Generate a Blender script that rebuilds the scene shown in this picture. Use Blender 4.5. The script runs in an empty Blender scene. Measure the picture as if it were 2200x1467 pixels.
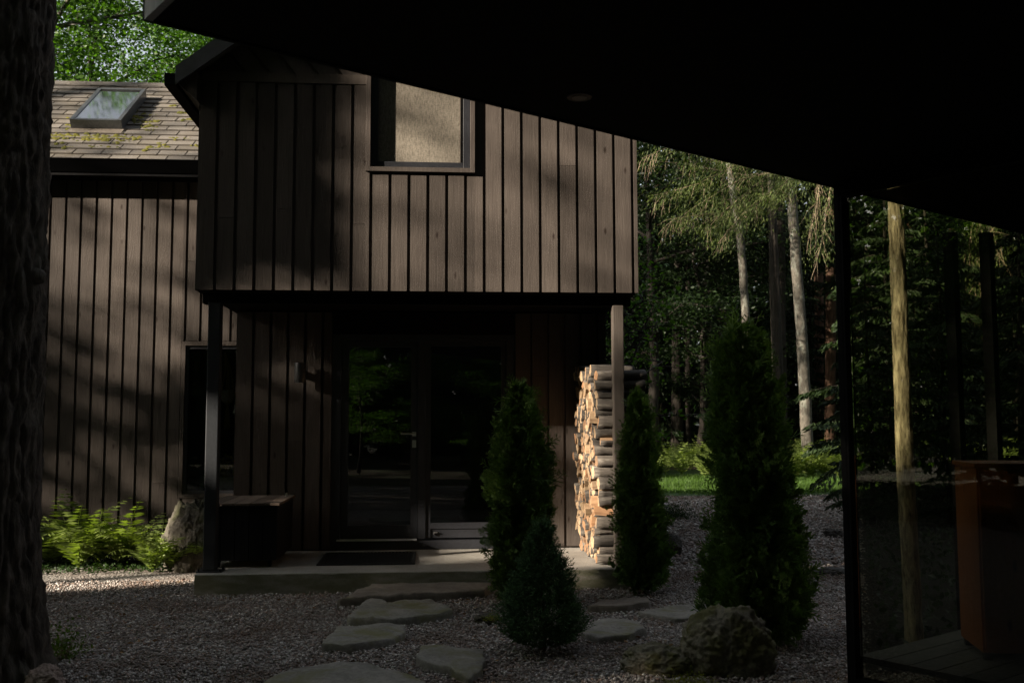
import bpy, math, random
import numpy as np
from math import radians, sin, cos, pi, sqrt, atan2, hypot
from mathutils import Vector, Matrix, noise

random.seed(7)
RNG = np.random.default_rng(7)
scene = bpy.context.scene
COL = scene.collection

# ------------------------------------------------------------------ camera
FPX, EYE = 2140.0, 1.42                      # focal length in photograph pixels, eye height
CROT = (Matrix.Rotation(-radians(4.5), 3, 'Z') @ Matrix.Rotation(radians(94.7), 3, 'X')
        @ Matrix.Rotation(-radians(0.15), 3, 'Z'))
cd = bpy.data.cameras.new('camera')
cam = bpy.data.objects.new('camera', cd)
COL.objects.link(cam)
cam.matrix_world = Matrix.Translation((0, 0, EYE)) @ CROT.to_4x4()
cd.sensor_width = 36.0
cd.lens = 36.0 * FPX / 2200.0
cd.clip_start, cd.clip_end = 0.05, 600
cd.dof.use_dof = True
cd.dof.focus_distance = 9.3
cd.dof.aperture_fstop = 4.5
scene.camera = cam

# ------------------------------------------------------------------ light
SUNV = Vector((2.1, 1.0, -0.83)).normalized()          # direction the sunlight travels
SUN_EL = math.asin(-SUNV.z)
world = bpy.data.worlds.new('World')
scene.world = world
world.use_nodes = True
wn = world.node_tree
bg = wn.nodes['Background']
sky = wn.nodes.new('ShaderNodeTexSky')
sky.sky_type = 'NISHITA'
sky.sun_disc = False
sky.sun_elevation = SUN_EL
sky.sun_rotation = atan2(-SUNV.x, -SUNV.y)
sky.air_density = 1.0
sky.dust_density = 3.0
hs = wn.nodes.new('ShaderNodeHueSaturation')        # a thin white haze over the blue
hs.inputs['Saturation'].default_value = 0.32
wn.links.new(sky.outputs[0], hs.inputs['Color'])
wn.links.new(hs.outputs[0], bg.inputs[0])
bg.inputs[1].default_value = 0.085
sl = bpy.data.lights.new('sun', 'SUN')
sl.energy = 5.0
sl.angle = radians(0.7)
sl.color = (1.0, 0.87, 0.71)
sun = bpy.data.objects.new('sun', sl)
COL.objects.link(sun)
sun.rotation_euler = SUNV.to_track_quat('-Z', 'Y').to_euler()
sun.location = (-20, -8, 14)
scene.view_settings.view_transform = 'Standard'
scene.view_settings.look = 'None'
scene.view_settings.exposure = 1.75
scene.view_settings.gamma = 1.0
scene.render.engine = 'CYCLES'
cy = scene.cycles
cy.use_denoising = True
cy.max_bounces = 6
cy.diffuse_bounces = 3
cy.glossy_bounces = 3
cy.transparent_max_bounces = 12
cy.caustics_reflective = cy.caustics_refractive = False
cy.sample_clamp_indirect = 4.0

# ------------------------------------------------------------------ helpers
CO = Vector((0, 0, EYE))
def ray(px, py):
    return CROT @ Vector(((px - 1100) / FPX, (733.5 - py) / FPX, -1))
def at(px, py, Y):
    d = ray(px, py); return CO + d * (Y / d.y)
def onz(px, py, z=0.0):
    d = ray(px, py); return CO + d * ((z - EYE) / d.z)
def onx(px, py, X):
    d = ray(px, py); return CO + d * (X / d.x)
def onplane(px, py, p, n):
    d = ray(px, py); return CO + d * ((Vector(p) - CO).dot(Vector(n)) / d.dot(Vector(n)))

def setp(o, label=None, cat=None, group=None, kind=None):
    if label: o['label'] = label
    if cat: o['category'] = cat
    if group: o['group'] = group
    if kind: o['kind'] = kind
    return o

def link(name, me, parent=None, inv=True):
    o = bpy.data.objects.new(name, me)
    COL.objects.link(o)
    if parent is not None:
        o.parent = parent
        if inv:
            o.matrix_parent_inverse = Matrix.LocRotScale(parent.location, parent.rotation_euler, parent.scale).inverted()
    return o

def thing(name, loc, label, cat, group=None, rot=None):
    o = bpy.data.objects.new(name, None)
    COL.objects.link(o)
    o.empty_display_size = 0.2
    o.location = loc
    if rot is not None: o.rotation_euler = rot
    return setp(o, label, cat, group)

def copy_tree(o, parent=None):
    c = o.copy()
    COL.objects.link(c)
    if parent is not None: c.parent = parent
    for ch in list(o.children):
        copy_tree(ch, c)
    return c

class MB:
    """collects faces, builds one mesh"""
    def __init__(s): s.v = []; s.f = []; s.m = []
    def add(s, verts, faces, mat=0):
        b = len(s.v)
        s.v.extend([tuple(p) for p in verts])
        for f in faces:
            s.f.append(tuple(i + b for i in f)); s.m.append(mat)
    def box(s, x0, x1, y0, y1, z0, z1, mat=0):
        if x1 < x0: x0, x1 = x1, x0
        if y1 < y0: y0, y1 = y1, y0
        if z1 < z0: z0, z1 = z1, z0
        v = [(x0,y0,z0),(x1,y0,z0),(x1,y1,z0),(x0,y1,z0),(x0,y0,z1),(x1,y0,z1),(x1,y1,z1),(x0,y1,z1)]
        s.add(v, [(0,3,2,1),(4,5,6,7),(0,1,5,4),(1,2,6,5),(2,3,7,6),(3,0,4,7)], mat)
    def prism(s, poly, dvec, mat=0):
        """convex or simple polygon swept by dvec"""
        n = len(poly); d = Vector(dvec)
        a = [Vector(p) for p in poly]; b = [p + d for p in a]
        nrm = Vector((0,0,0))
        for i in range(n):
            nrm += a[i].cross(a[(i+1) % n])
        flip = nrm.dot(d) > 0
        f = [tuple(range(n)), tuple(range(2*n-1, n-1, -1))]
        f += [((i+1) % n, i, i+n, (i+1) % n + n) for i in range(n)]
        if flip: f = [tuple(reversed(q)) for q in f]
        s.add(a + b, f, mat)
    def tube(s, pts, rad, n=8, mat=0, cap=True):
        pts = [Vector(p) for p in pts]
        rad = rad if isinstance(rad, (list, tuple)) else [rad] * len(pts)
        rings = []
        up = Vector((0, 0, 1))
        t0 = (pts[1] - pts[0]).normalized()
        if abs(t0.dot(up)) > 0.9: up = Vector((1, 0, 0))
        x = t0.cross(up).normalized()
        for i, p in enumerate(pts):
            if i == 0: t = pts[1] - pts[0]
            elif i == len(pts) - 1: t = pts[-1] - pts[-2]
            else: t = pts[i+1] - pts[i-1]
            t.normalize()
            x = (x - t * x.dot(t)).normalized()
            y = t.cross(x)
            rings.append([p + (x * cos(2*pi*k/n) + y * sin(2*pi*k/n)) * rad[i] for k in range(n)])
        v = [q for r in rings for q in r]
        f = []
        for i in range(len(pts) - 1):
            for k in range(n):
                a = i*n + k; b = i*n + (k+1) % n
                f.append((a, b, b + n, a + n))
        if cap:
            f.append(tuple(range(n-1, -1, -1)))
            f.append(tuple(range((len(pts)-1)*n, len(pts)*n)))
        s.add(v, f, mat)
    def mesh(s, name, mats, smooth=False):
        me = bpy.data.meshes.new(name)
        me.from_pydata(s.v, [], s.f)
        for m in (mats if isinstance(mats, (list, tuple)) else [mats]): me.materials.append(m)
        if any(s.m): me.polygons.foreach_set('material_index', s.m)
        if smooth: me.polygons.foreach_set('use_smooth', [True] * len(s.f))
        me.update()
        return me
    def build(s, name, mats, parent=None, smooth=False, inv=True, bevel=0.0):
        o = link(name, s.mesh(name, mats, smooth), parent, inv)
        if bevel:
            b = o.modifiers.new('bevel', 'BEVEL'); b.width = bevel; b.segments = 2; b.limit_method = 'ANGLE'
        return o

def np_mesh(name, V, k, mats, smooth=False, midx=None):
    """V: (n*k,3) verts, every k verts one polygon"""
    V = np.ascontiguousarray(V, dtype=np.float32).reshape(-1, 3)
    nv = len(V); nf = nv // k
    me = bpy.data.meshes.new(name)
    me.vertices.add(nv); me.vertices.foreach_set('co', V.ravel())
    me.loops.add(nv); me.loops.foreach_set('vertex_index', np.arange(nv, dtype=np.int32))
    me.polygons.add(nf)
    me.polygons.foreach_set('loop_start', np.arange(0, nv, k, dtype=np.int32))
    for m in (mats if isinstance(mats, (list, tuple)) else [mats]): me.materials.append(m)
    if midx is not None: me.polygons.foreach_set('material_index', midx.astype(np.int32))
    me.update(calc_edges=True)
    return me

def np_mesh_idx(name, V, F, mats, smooth=False):
    """V (n,3), F (m,k) int"""
    V = np.ascontiguousarray(V, dtype=np.float32); F = np.ascontiguousarray(F, dtype=np.int32)
    me = bpy.data.meshes.new(name)
    me.vertices.add(len(V)); me.vertices.foreach_set('co', V.ravel())
    me.loops.add(F.size); me.loops.foreach_set('vertex_index', F.ravel())
    me.polygons.add(len(F))
    me.polygons.foreach_set('loop_start', np.arange(0, F.size, F.shape[1], dtype=np.int32))
    for m in (mats if isinstance(mats, (list, tuple)) else [mats]): me.materials.append(m)
    if smooth: me.polygons.foreach_set('use_smooth', np.ones(len(F), dtype=bool))
    me.update(calc_edges=True)
    return me

def unit(a): return a / np.maximum(np.linalg.norm(a, axis=-1, keepdims=True), 1e-9)

def leaves(C, L, W, dirs, rng, droop=0.0):
    """diamond leaves: centres C (n,3), length L, width W (n,), long axis dirs (n,3) -> (n,4,3)"""
    n = len(C)
    d = unit(dirs)
    r = rng.normal(size=(n, 3))
    s = unit(np.cross(d, r))
    L = np.broadcast_to(np.asarray(L, dtype=float).reshape(-1, 1), (n, 1)); W = np.broadcast_to(np.asarray(W, dtype=float).reshape(-1, 1), (n, 1))
    nz = np.cross(d, s)
    p0 = C - d * L * 0.5
    p2 = C + d * L * 0.5
    p1 = C - d * L * 0.05 + s * W * 0.5 + nz * W * 0.12
    p3 = C - d * L * 0.05 - s * W * 0.5 + nz * W * 0.12
    return np.stack([p0, p1, p2, p3], axis=1)

# ------------------------------------------------------------------ materials
def newmat(name):
    m = bpy.data.materials.new(name); m.use_nodes = True
    nt = m.node_tree
    return m, nt, nt.nodes['Principled BSDF']
def N(nt, t, **kw):
    n = nt.nodes.new(t)
    for k, v in kw.items(): setattr(n, k, v)
    return n
def L(nt, a, b): nt.links.new(a, b)
def ramp(nt, fac, stops):
    r = N(nt, 'ShaderNodeValToRGB')
    e = r.color_ramp.elements
    while len(e) < len(stops): e.new(0.5)
    for i, (p, c) in enumerate(stops):
        e[i].position = p; e[i].color = (c[0], c[1], c[2], 1)
    L(nt, fac, r.inputs[0])
    return r.outputs[0]
def coords(nt, scale=(1, 1, 1), island=False, kind='Object', amount=7.0):
    tc = N(nt, 'ShaderNodeTexCoord')
    v = tc.outputs[kind]
    if island:
        g = N(nt, 'ShaderNodeNewGeometry')
        mlt = N(nt, 'ShaderNodeVectorMath', operation='MULTIPLY_ADD')
        cmb = N(nt, 'ShaderNodeCombineXYZ')
        for i in range(3): L(nt, g.outputs['Random Per Island'], cmb.inputs[i])
        L(nt, cmb.outputs[0], mlt.inputs[0]); mlt.inputs[1].default_value = (amount, amount * 1.7, amount * 2.9); L(nt, v, mlt.inputs[2])
        v = mlt.outputs[0]
    mp = N(nt, 'ShaderNodeMapping'); mp.inputs['Scale'].default_value = scale
    L(nt, v, mp.inputs[0])
    return mp.outputs[0]
def noisetex(nt, vec, scale, detail=4, rough=0.55, dist=0.0):
    n = N(nt, 'ShaderNodeTexNoise')
    n.inputs['Scale'].default_value = scale; n.inputs['Detail'].default_value = detail
    n.inputs['Roughness'].default_value = rough; n.inputs['Distortion'].default_value = dist
    if vec is not None: L(nt, vec, n.inputs['Vector'])
    return n.outputs['Fac']
def bump(nt, h, strength, dist, prev=None):
    b = N(nt, 'ShaderNodeBump'); b.inputs['Strength'].default_value = strength; b.inputs['Distance'].default_value = dist
    L(nt, h, b.inputs['Height'])
    if prev is not None: L(nt, prev, b.inputs['Normal'])
    return b.outputs[0]
def mixc(nt, fac, a, b, mode='MIX'):
    m = N(nt, 'ShaderNodeMix', data_type='RGBA', blend_type=mode)
    if isinstance(fac, float): m.inputs[0].default_value = fac
    else: L(nt, fac, m.inputs[0])
    for s, x in ((m.inputs[6], a), (m.inputs[7], b)):
        if isinstance(x, (tuple, list)): s.default_value = (x[0], x[1], x[2], 1)
        else: L(nt, x, s)
    return m.outputs[2]
def islandval(nt, lo, hi):
    g = N(nt, 'ShaderNodeNewGeometry'); m = N(nt, 'ShaderNodeMapRange')
    L(nt, g.outputs['Random Per Island'], m.inputs[0]); m.inputs[3].default_value = lo; m.inputs[4].default_value = hi
    return m.outputs[0]
def scalec(nt, col, val):
    m = N(nt, 'ShaderNodeVectorMath', operation='SCALE'); L(nt, col, m.inputs[0]); L(nt, val, m.inputs['Scale'])
    return m.outputs[0]

def plank_mat(name, base, vertical=True, grain=1.0, rough=0.62, var=(0.75, 1.2)):
    m, nt, p = newmat(name)
    sc = (70, 70, 3.5) if vertical else (70, 3.5, 70)
    v = coords(nt, sc, island=True)
    n1 = noisetex(nt, v, 1.0, 5, 0.6, 0.6)
    v2 = coords(nt, (9, 9, 0.7) if vertical else (9, 0.7, 9), island=True)
    w = N(nt, 'ShaderNodeTexNoise'); w.inputs['Scale'].default_value = 1.3; w.inputs['Detail'].default_value = 1.5; w.inputs['Distortion'].default_value = 0.8
    L(nt, v2, w.inputs['Vector'])
    ms = N(nt, 'ShaderNodeMath', operation='MULTIPLY'); L(nt, w.outputs['Fac'], ms.inputs[0]); ms.inputs[1].default_value = 75.0
    sn = N(nt, 'ShaderNodeMath', operation='SINE'); L(nt, ms.outputs[0], sn.inputs[0])
    mr = N(nt, 'ShaderNodeMapRange'); L(nt, sn.outputs[0], mr.inputs[0]); mr.inputs[1].default_value = -1
    hgt = N(nt, 'ShaderNodeMath', operation='ADD'); L(nt, n1, hgt.inputs[0])
    m2 = N(nt, 'ShaderNodeMath', operation='MULTIPLY'); L(nt, mr.outputs[0], m2.inputs[0]); m2.inputs[1].default_value = 0.28
    L(nt, m2.outputs[0], hgt.inputs[1])
    c = ramp(nt, n1, [(0.3, [x * 0.82 for x in base]), (0.7, [x * 1.16 for x in base])])
    # knots
    vo = N(nt, 'ShaderNodeTexVoronoi'); vo.inputs['Scale'].default_value = 1.0
    L(nt, coords(nt, (7, 7, 2.6) if vertical else (7, 2.6, 7), island=True), vo.inputs['Vector'])
    kn = ramp(nt, vo.outputs['Distance'], [(0.04, (0.35, 0.3, 0.28)), (0.11, (1, 1, 1))])
    c = mixc(nt, 1.0, c, kn, 'MULTIPLY')
    c = scalec(nt, c, islandval(nt, *var))
    big = noisetex(nt, coords(nt, (1.2, 1.2, 0.8)), 1.5, 3)
    c = scalec(nt, c, ramp(nt, big, [(0.3, (0.85,)*3), (0.7, (1.12,)*3)]))
    L(nt, c, p.inputs['Base Color'])
    p.inputs['Roughness'].default_value = rough
    p.inputs['Specular IOR Level'].default_value = 0.12
    L(nt, bump(nt, hgt.outputs[0], 0.42 * grain, 0.003), p.inputs['Normal'])
    return m

def plain_mat(name, col, rough=0.5, metal=0.0, nscale=30, var=0.25, bmp=0.0, spec=0.4):
    m, nt, p = newmat(name)
    n = noisetex(nt, coords(nt), nscale, 5)
    c = ramp(nt, n, [(0.3, [x * (1 - var) for x in col]), (0.7, [min(1, x * (1 + var)) for x in col])])
    L(nt, c, p.inputs['Base Color'])
    p.inputs['Roughness'].default_value = rough; p.inputs['Metallic'].default_value = metal
    p.inputs['Specular IOR Level'].default_value = spec
    if bmp: L(nt, bump(nt, n, bmp, 0.01), p.inputs['Normal'])
    return m

def leaf_mat(name, c0, c1, trans=0.35, rough=0.5, spec=0.25, hue=None):
    m, nt, p = newmat(name)
    g = N(nt, 'ShaderNodeNewGeometry'); oi = N(nt, 'ShaderNodeObjectInfo')
    big = noisetex(nt, coords(nt), 0.9, 2)
    r = N(nt, 'ShaderNodeMath', operation='MULTIPLY_ADD'); L(nt, g.outputs['Random Per Island'], r.inputs[0]); r.inputs[1].default_value = 0.6
    b2 = N(nt, 'ShaderNodeMath', operation='MULTIPLY_ADD'); L(nt, big, b2.inputs[0]); b2.inputs[1].default_value = 0.7; b2.inputs[2].default_value = -0.12
    L(nt, b2.outputs[0], r.inputs[2])
    c = ramp(nt, r.outputs[0], [(0.0, c0), (1.0, c1)])
    om = N(nt, 'ShaderNodeMapRange'); L(nt, oi.outputs['Random'], om.inputs[0]); om.inputs[3].default_value = 0.75; om.inputs[4].default_value = 1.25
    c = scalec(nt, c, om.outputs[0])
    L(nt, c, p.inputs['Base Color']); p.inputs['Roughness'].default_value = rough; p.inputs['Specular IOR Level'].default_value = spec
    tr = N(nt, 'ShaderNodeBsdfTranslucent')
    tc = mixc(nt, 1.0, c, (1.5, 1.7, 0.5), 'MULTIPLY')
    L(nt, tc, tr.inputs['Color'])
    mx = N(nt, 'ShaderNodeMixShader'); mx.inputs[0].default_value = trans
    L(nt, p.outputs[0], mx.inputs[1]); L(nt, tr.outputs[0], mx.inputs[2])
    L(nt, mx.outputs[0], nt.nodes['Material Output'].inputs['Surface'])
    return m

def glass_mat(name, tint=(0.5, 0.52, 0.5), ior=1.5, rough=0.0, boost=1.0, wav=0.0):
    m, nt, p = newmat(name)
    nt.nodes.remove(p)
    tr = N(nt, 'ShaderNodeBsdfTransparent'); tr.inputs[0].default_value = (*tint, 1)
    gl = N(nt, 'ShaderNodeBsdfAnisotropic'); gl.inputs['Roughness'].default_value = rough
    gl.inputs['Color'].default_value = (1, 1, 1, 1)
    fr = N(nt, 'ShaderNodeFresnel'); fr.inputs[0].default_value = ior
    if wav:
        b = bump(nt, noisetex(nt, coords(nt, (1.0, 1.0, 1.6)), 2.0, 2), 1.0, wav)
        L(nt, b, gl.inputs['Normal'])
    mm = N(nt, 'ShaderNodeMath', operation='MULTIPLY'); L(nt, fr.outputs[0], mm.inputs[0]); mm.inputs[1].default_value = boost; mm.use_clamp = True
    mx = N(nt, 'ShaderNodeMixShader'); L(nt, mm.outputs[0], mx.inputs[0]); L(nt, tr.outputs[0], mx.inputs[1]); L(nt, gl.outputs[0], mx.inputs[2])
    L(nt, mx.outputs[0], nt.nodes['Material Output'].inputs['Surface'])
    return m

def bark_mat(name, c0, c1, scale=(14, 14, 2.0), bmp=0.8, lichen=None):
    m, nt, p = newmat(name)
    v = coords(nt, scale)
    n = noisetex(nt, v, 1.0, 6, 0.65, 0.4)
    c = ramp(nt, n, [(0.32, c0), (0.68, c1)])
    if lichen:
        ln = noisetex(nt, coords(nt, (1, 1, 0.5)), 6.0, 5, 0.7)
        f = ramp(nt, ln, [(0.52, (0,)*3), (0.62, (1,)*3)])
        c = mixc(nt, f, c, lichen)
    L(nt, c, p.inputs['Base Color']); p.inputs['Roughness'].default_value = 0.85; p.inputs['Specular IOR Level'].default_value = 0.2
    L(nt, bump(nt, n, bmp, 0.02), p.inputs['Normal'])
    return m

def rock_mat(name, c0, c1, moss=None, mossamt=0.5, scale=7.0):
    m, nt, p = newmat(name)
    n = noisetex(nt, coords(nt), scale, 8, 0.65)
    n2 = noisetex(nt, coords(nt), scale * 6, 4, 0.7)
    c = ramp(nt, n, [(0.3, c0), (0.7, c1)])
    c = mixc(nt, 0.35, c, ramp(nt, n2, [(0.35, [x * 0.5 for x in c0]), (0.65, c1)]))
    if moss:
        mn = noisetex(nt, coords(nt), scale * 0.55, 6, 0.65, 0.5)
        f = ramp(nt, mn, [(mossamt - 0.06, (0,)*3), (mossamt + 0.08, (1,)*3)])
        c = mixc(nt, f, c, moss)
    L(nt, c, p.inputs['Base Color']); p.inputs['Roughness'].default_value = 0.9; p.inputs['Specular IOR Level'].default_value = 0.2
    b = bump(nt, n, 0.6, 0.03); b = bump(nt, n2, 0.6, 0.008, b)
    L(nt, b, p.inputs['Normal'])
    return m

BOARD = (0.068, 0.0565, 0.049)
M = {}
M['board'] = plank_mat('dark stained boards', BOARD)
M['trim'] = plank_mat('dark stained trim', (0.065, 0.054, 0.047), var=(0.95, 1.05))
M['trimh'] = plank_mat('dark trim lengthways', (0.08, 0.066, 0.056), var=(0.9, 1.1))
M['post'] = plank_mat('stained post', (0.058, 0.049, 0.042), var=(0.95, 1.05))
M['steel'] = plain_mat('black painted steel', (0.018, 0.020, 0.023), 0.5, 0.0, 60, 0.2, 0, 0.2)
M['black'] = plain_mat('black paint', (0.006, 0.006, 0.006), 0.8, 0, 20, 0.3, 0, 0.06)
M['sash'] = plain_mat('dark window sash', (0.02, 0.021, 0.025), 0.38, 0, 60, 0.2)
M['gutter'] = plain_mat('black gutter', (0.004, 0.004, 0.0045), 0.7, 0.0, 20, 0.2, 0, 0.06)
M['fascia'] = plain_mat('grey fascia paint', (0.06, 0.063, 0.068), 0.5, 0, 20, 0.15)
M['weathered'] = plank_mat('weathered grey fascia', (0.26, 0.26, 0.255), var=(0.95, 1.05))
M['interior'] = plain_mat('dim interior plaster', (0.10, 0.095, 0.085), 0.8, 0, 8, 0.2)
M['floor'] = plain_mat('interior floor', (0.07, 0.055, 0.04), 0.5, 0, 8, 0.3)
M['metal'] = plain_mat('brushed metal', (0.55, 0.55, 0.55), 0.35, 1.0, 60, 0.1)
M['alu'] = plain_mat('aluminium strip', (0.6, 0.61, 0.63), 0.5, 0.6, 60, 0.1)
M['glass'] = glass_mat('window glass', (0.45, 0.47, 0.45), 1.5, 0.0, 1.7)
M['glass_sky'] = glass_mat('skylight glass', (0.2, 0.2, 0.2), 1.8, 0.05, 2.6)
M['glass_screen'] = glass_mat('glass screen', (0.60, 0.61, 0.53), 1.45, 0.0, 0.95)
M['rubber'] = plain_mat('rubber', (0.012, 0.012, 0.012), 0.6, 0, 60, 0.3)

# ================================================================== HOUSE
D1, D2, D3 = 8.66, 10.10, 11.27            # upper front, porch back wall, wing wall
SLAB = 0.17
HX0, HX1 = -2.03, 1.785                     # upper storey
ZB, ZT = 2.57, 4.47                         # its bottom and its plate
APX, SLOPE = -0.12, 0.764
APZ = ZT + SLOPE * (APX - HX0)

house = thing('wooden_house', (0, 11, 0), 'dark brown board-clad house with an upper storey overhanging its porch', 'house')

def plank_wall(mb, x0, x1, z0, z1, yf, holes=(), pitch=0.166, gap=0.028, th=0.030, rng=random):
    x = x0
    while x < x1 - 0.01:
        a, b = x, min(x + pitch - gap, x1)
        cuts = sorted({a, b} | {h for H in holes for h in H[:2] if a < h < b})
        dy = rng.uniform(-0.0015, 0.0015)
        for c, d in zip(cuts, cuts[1:]):
            mid = (c + d) / 2
            segs = [(z0, z1)]
            for H in holes:
                if H[0] < mid < H[1]:
                    ns = []
                    for s, e in segs:
                        if H[3] <= s or H[2] >= e: ns.append((s, e)); continue
                        if s < H[2]: ns.append((s, H[2]))
                        if H[3] < e: ns.append((H[3], e))
                    segs = ns
            for s, e in segs:
                if e - s > 1.8 and rng.random() < 0.22:
                    j = rng.uniform(s + 0.5, e - 0.5)
                    mb.box(c, d, yf + dy - 0.008, yf + th - 0.008, s, j - 0.0015); mb.box(c, d, yf + dy - 0.007, yf + th - 0.008, j + 0.0015, e)
                else:
                    mb.box(c, d, yf + dy - 0.008, yf + th - 0.008, s, e)
        x += pitch

def backing(mb, x0, x1, z0, z1, ya, yb, holes=(), mat=0):
    xs = sorted({x0, x1} | {h for H in holes for h in H[:2] if x0 < h < x1})
    for a, b in zip(xs, xs[1:]):
        segs = [(z0, z1)]
        for H in holes:
            if H[0] <= a and b <= H[1]:
                ns = []
                for s, e in segs:
                    if H[3] <= s or H[2] >= e: ns.append((s, e)); continue
                    if s < H[2]: ns.append((s, H[2]))
                    if H[3] < e: ns.append((H[3], e))
                segs = ns
        for s, e in segs: mb.box(a, b, ya, yb, s, e, mat)

def clip(poly, nx, nz, c):
    """keep nx*x+nz*z<=c of a polygon of (x,z)"""
    out = []
    for i in range(len(poly)):
        p, q = poly[i], poly[(i+1) % len(poly)]
        dp, dq = nx*p[0]+nz*p[1]-c, nx*q[0]+nz*q[1]-c
        if dp <= 0: out.append(p)
        if (dp < 0 < dq) or (dq < 0 < dp):
            t = dp / (dp - dq); out.append((p[0]+(q[0]-p[0])*t, p[1]+(q[1]-p[1])*t))
    return out

# ---- wing wall
WIN = (-2.745, -2.02, 0.66, 2.29)           # window opening in the wing wall
mb = MB()
plank_wall(mb, -9.03, -1.99, 0.10, 4.22, D3, [(WIN[0]-0.05, WIN[1]+0.05, WIN[2]-0.05, WIN[3]+0.05)], pitch=0.1655)
backing(mb, -9.03, -1.99, 0.08, 4.22, D3 + 0.022, D3 + 0.09, [WIN])
mb.build('wing_wall', M['board'], house)
mb = MB()                                     # closed shell of the wing behind it
mb.box(-9.0, -8.9, D3 + 0.1, 15.3, 0, 4.2); mb.box(-8.9, 1.7, 15.2, 15.3, 0, 4.2)
mb.box(-8.9, -1.6, D3 + 0.1, 15.2, 4.10, 4.16)
mb.build('wing_shell', M['trim'], house)
mb = MB()
mb.box(-8.88, -1.8, D3 + 0.1, 15.18, 0.45, 0.5, 1); mb.box(-3.6, -3.55, D3 + 0.1, 15.1, 0.5, 4.09); mb.box(-3.5, -1.62, 13.4, 13.45, 0.5, 4.09)
mb.box(-1.66, -1.62, D3+0.1, 13.38, 0.5, 4.09)
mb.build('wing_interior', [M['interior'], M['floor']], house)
mb = MB(); mb.box(-9.03, -1.97, D3 + 0.03, D3 + 0.3, -0.2, 0.075); mb.build('foundation', plain_mat('foundation concrete', (0.2, 0.19, 0.175), 0.9, 0, 12, 0.3, 0.4), house)
# wing window
wf = MB()
a, b, c, d = WIN
y0, y1 = D3 - 0.012, D3 + 0.06
wf.box(a-0.045, a, y0, y1, c-0.045, d+0.045); wf.box(b, b+0.045, y0, y1, c-0.045, d+0.045)
wf.box(a, b, y0, y1, d, d+0.045); wf.box(a, b, y0, y1, c-0.045, c)
win = wf.build('side_window', M['trim'], house)
wf = MB(); e = 0.035; y0, y1 = D3 + 0.012, D3 + 0.07
wf.box(a, a+e, y0, y1, c, d); wf.box(b-e, b, y0, y1, c, d); wf.box(a+e, b-e, y0, y1, d-e, d); wf.box(a+e, b-e, y0, y1, c, c+e)
wf.build('sash', M['sash'], win)
wf = MB(); wf.box(a+e, b-e, D3+0.04, D3+0.046, c+e, d-e); wf.build('pane', glass_mat('clear side window glass', (0.9, 0.9, 0.88), 1.5, 0.0, 1.2), win)

# ---- porch back wall, with the door between two strips of boards
DOOR = (-0.985, 0.80, SLAB + 0.005, 2.32)     # opening for door and fixed light
mb = MB()
plank_wall(mb, -1.955, -1.02, SLAB + 0.02, 2.54, D2, pitch=0.171)
plank_wall(mb, 0.83, 1.76, SLAB + 0.02, 2.54, D2, pitch=0.171)
backing(mb, -1.97, 1.76, SLAB - 0.1, 2.545, D2 + 0.022, D2 + 0.11, [DOOR])
mb.box(-1.97, -1.93, D2 + 0.112, D3 + 0.02, SLAB - 0.1, 2.545)
mb.box(1.70, 1.76, D2 + 0.112, 13.3, 0.0, 2.545)
mb.build('porch_wall', M['board'], house)
mb = MB()
mb.box(-1.9, 1.69, D2 + 0.12, 15.1, SLAB - 0.06, SLAB + 0.03, 1)
mb.box(-1.56, -1.5, D2 + 0.12, 15.1, SLAB + 0.03, 2.5); mb.box(-1.5, 1.69, 14.4, 14.46, SLAB + 0.03, 2.5)
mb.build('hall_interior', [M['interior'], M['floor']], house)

# door frame
a, b, c, d = DOOR
mb = MB(); y0, y1 = D2 + 0.015, D2 + 0.12
mx = -0.155; mw = 0.075
mb.box(a-0.03, a+0.06, y0, y1, c, d); mb.box(b-0.06, b+0.03, y0, y1, c, d)
mb.box(a+0.06, b-0.06, y0, y1, d-0.06, d); mb.box(mx, mx+mw, y0+0.004, y1, c+0.10, d-0.06)
mb.box(a+0.06, b-0.06, y0-0.02, y1, c, c+0.085)
mb.build('door_frame', M['sash'], house)
mb = MB(); mb.box(a-0.03, b+0.03, D2-0.012, D2+0.0215, d+0.002, 2.54); mb.build('door_shade_panel', M['black'], house)  # black panel over the wall, painting in the porch shade above the door
# door leaf (left), slightly set back
dl = MB(); y0, y1 = D2 + 0.035, D2 + 0.085
da, db, dc, dd = a+0.063, mx-0.004, c+0.105, d-0.065
st = 0.07
dl.box(da, da+st, y0, y1, dc, dd); dl.box(db-st, db, y0, y1, dc, dd)
dl.box(da+st, db-st, y0, y1, dd-0.06, dd); dl.box(da+st, db-st, y0, y1, dc, dc+0.13)
door = dl.build('door', M['sash'], house)
pm = MB(); pm.box(da+st, db-st, D2+0.056, D2+0.062, dc+0.13, dd-0.06); pm.build('pane', M['glass'], door)
hm = MB()
hx = db - 0.035; hz = 1.315
hm.box(hx-0.02, hx+0.02, y0-0.008, y0, hz-0.02, hz+0.022)
hm.box(hx-0.02, hx+0.02, y0-0.008, y0, hz-0.135, hz-0.06)
hm.tube([(hx, y0-0.008, hz+0.004), (hx, y0-0.05, hz+0.004), (hx-0.03, y0-0.055, hz+0.004), (hx-0.135, y0-0.055, hz+0.008)], [0.009, 0.009, 0.009, 0.013], 10)
hm.build('handle', M['metal'], door, smooth=False)
tm = MB(); tm.box(a+0.03, mx-0.01, D2-0.02, D2-0.008, c+0.088, c+0.106); tm.build('threshold', M['alu'], house)
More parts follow.
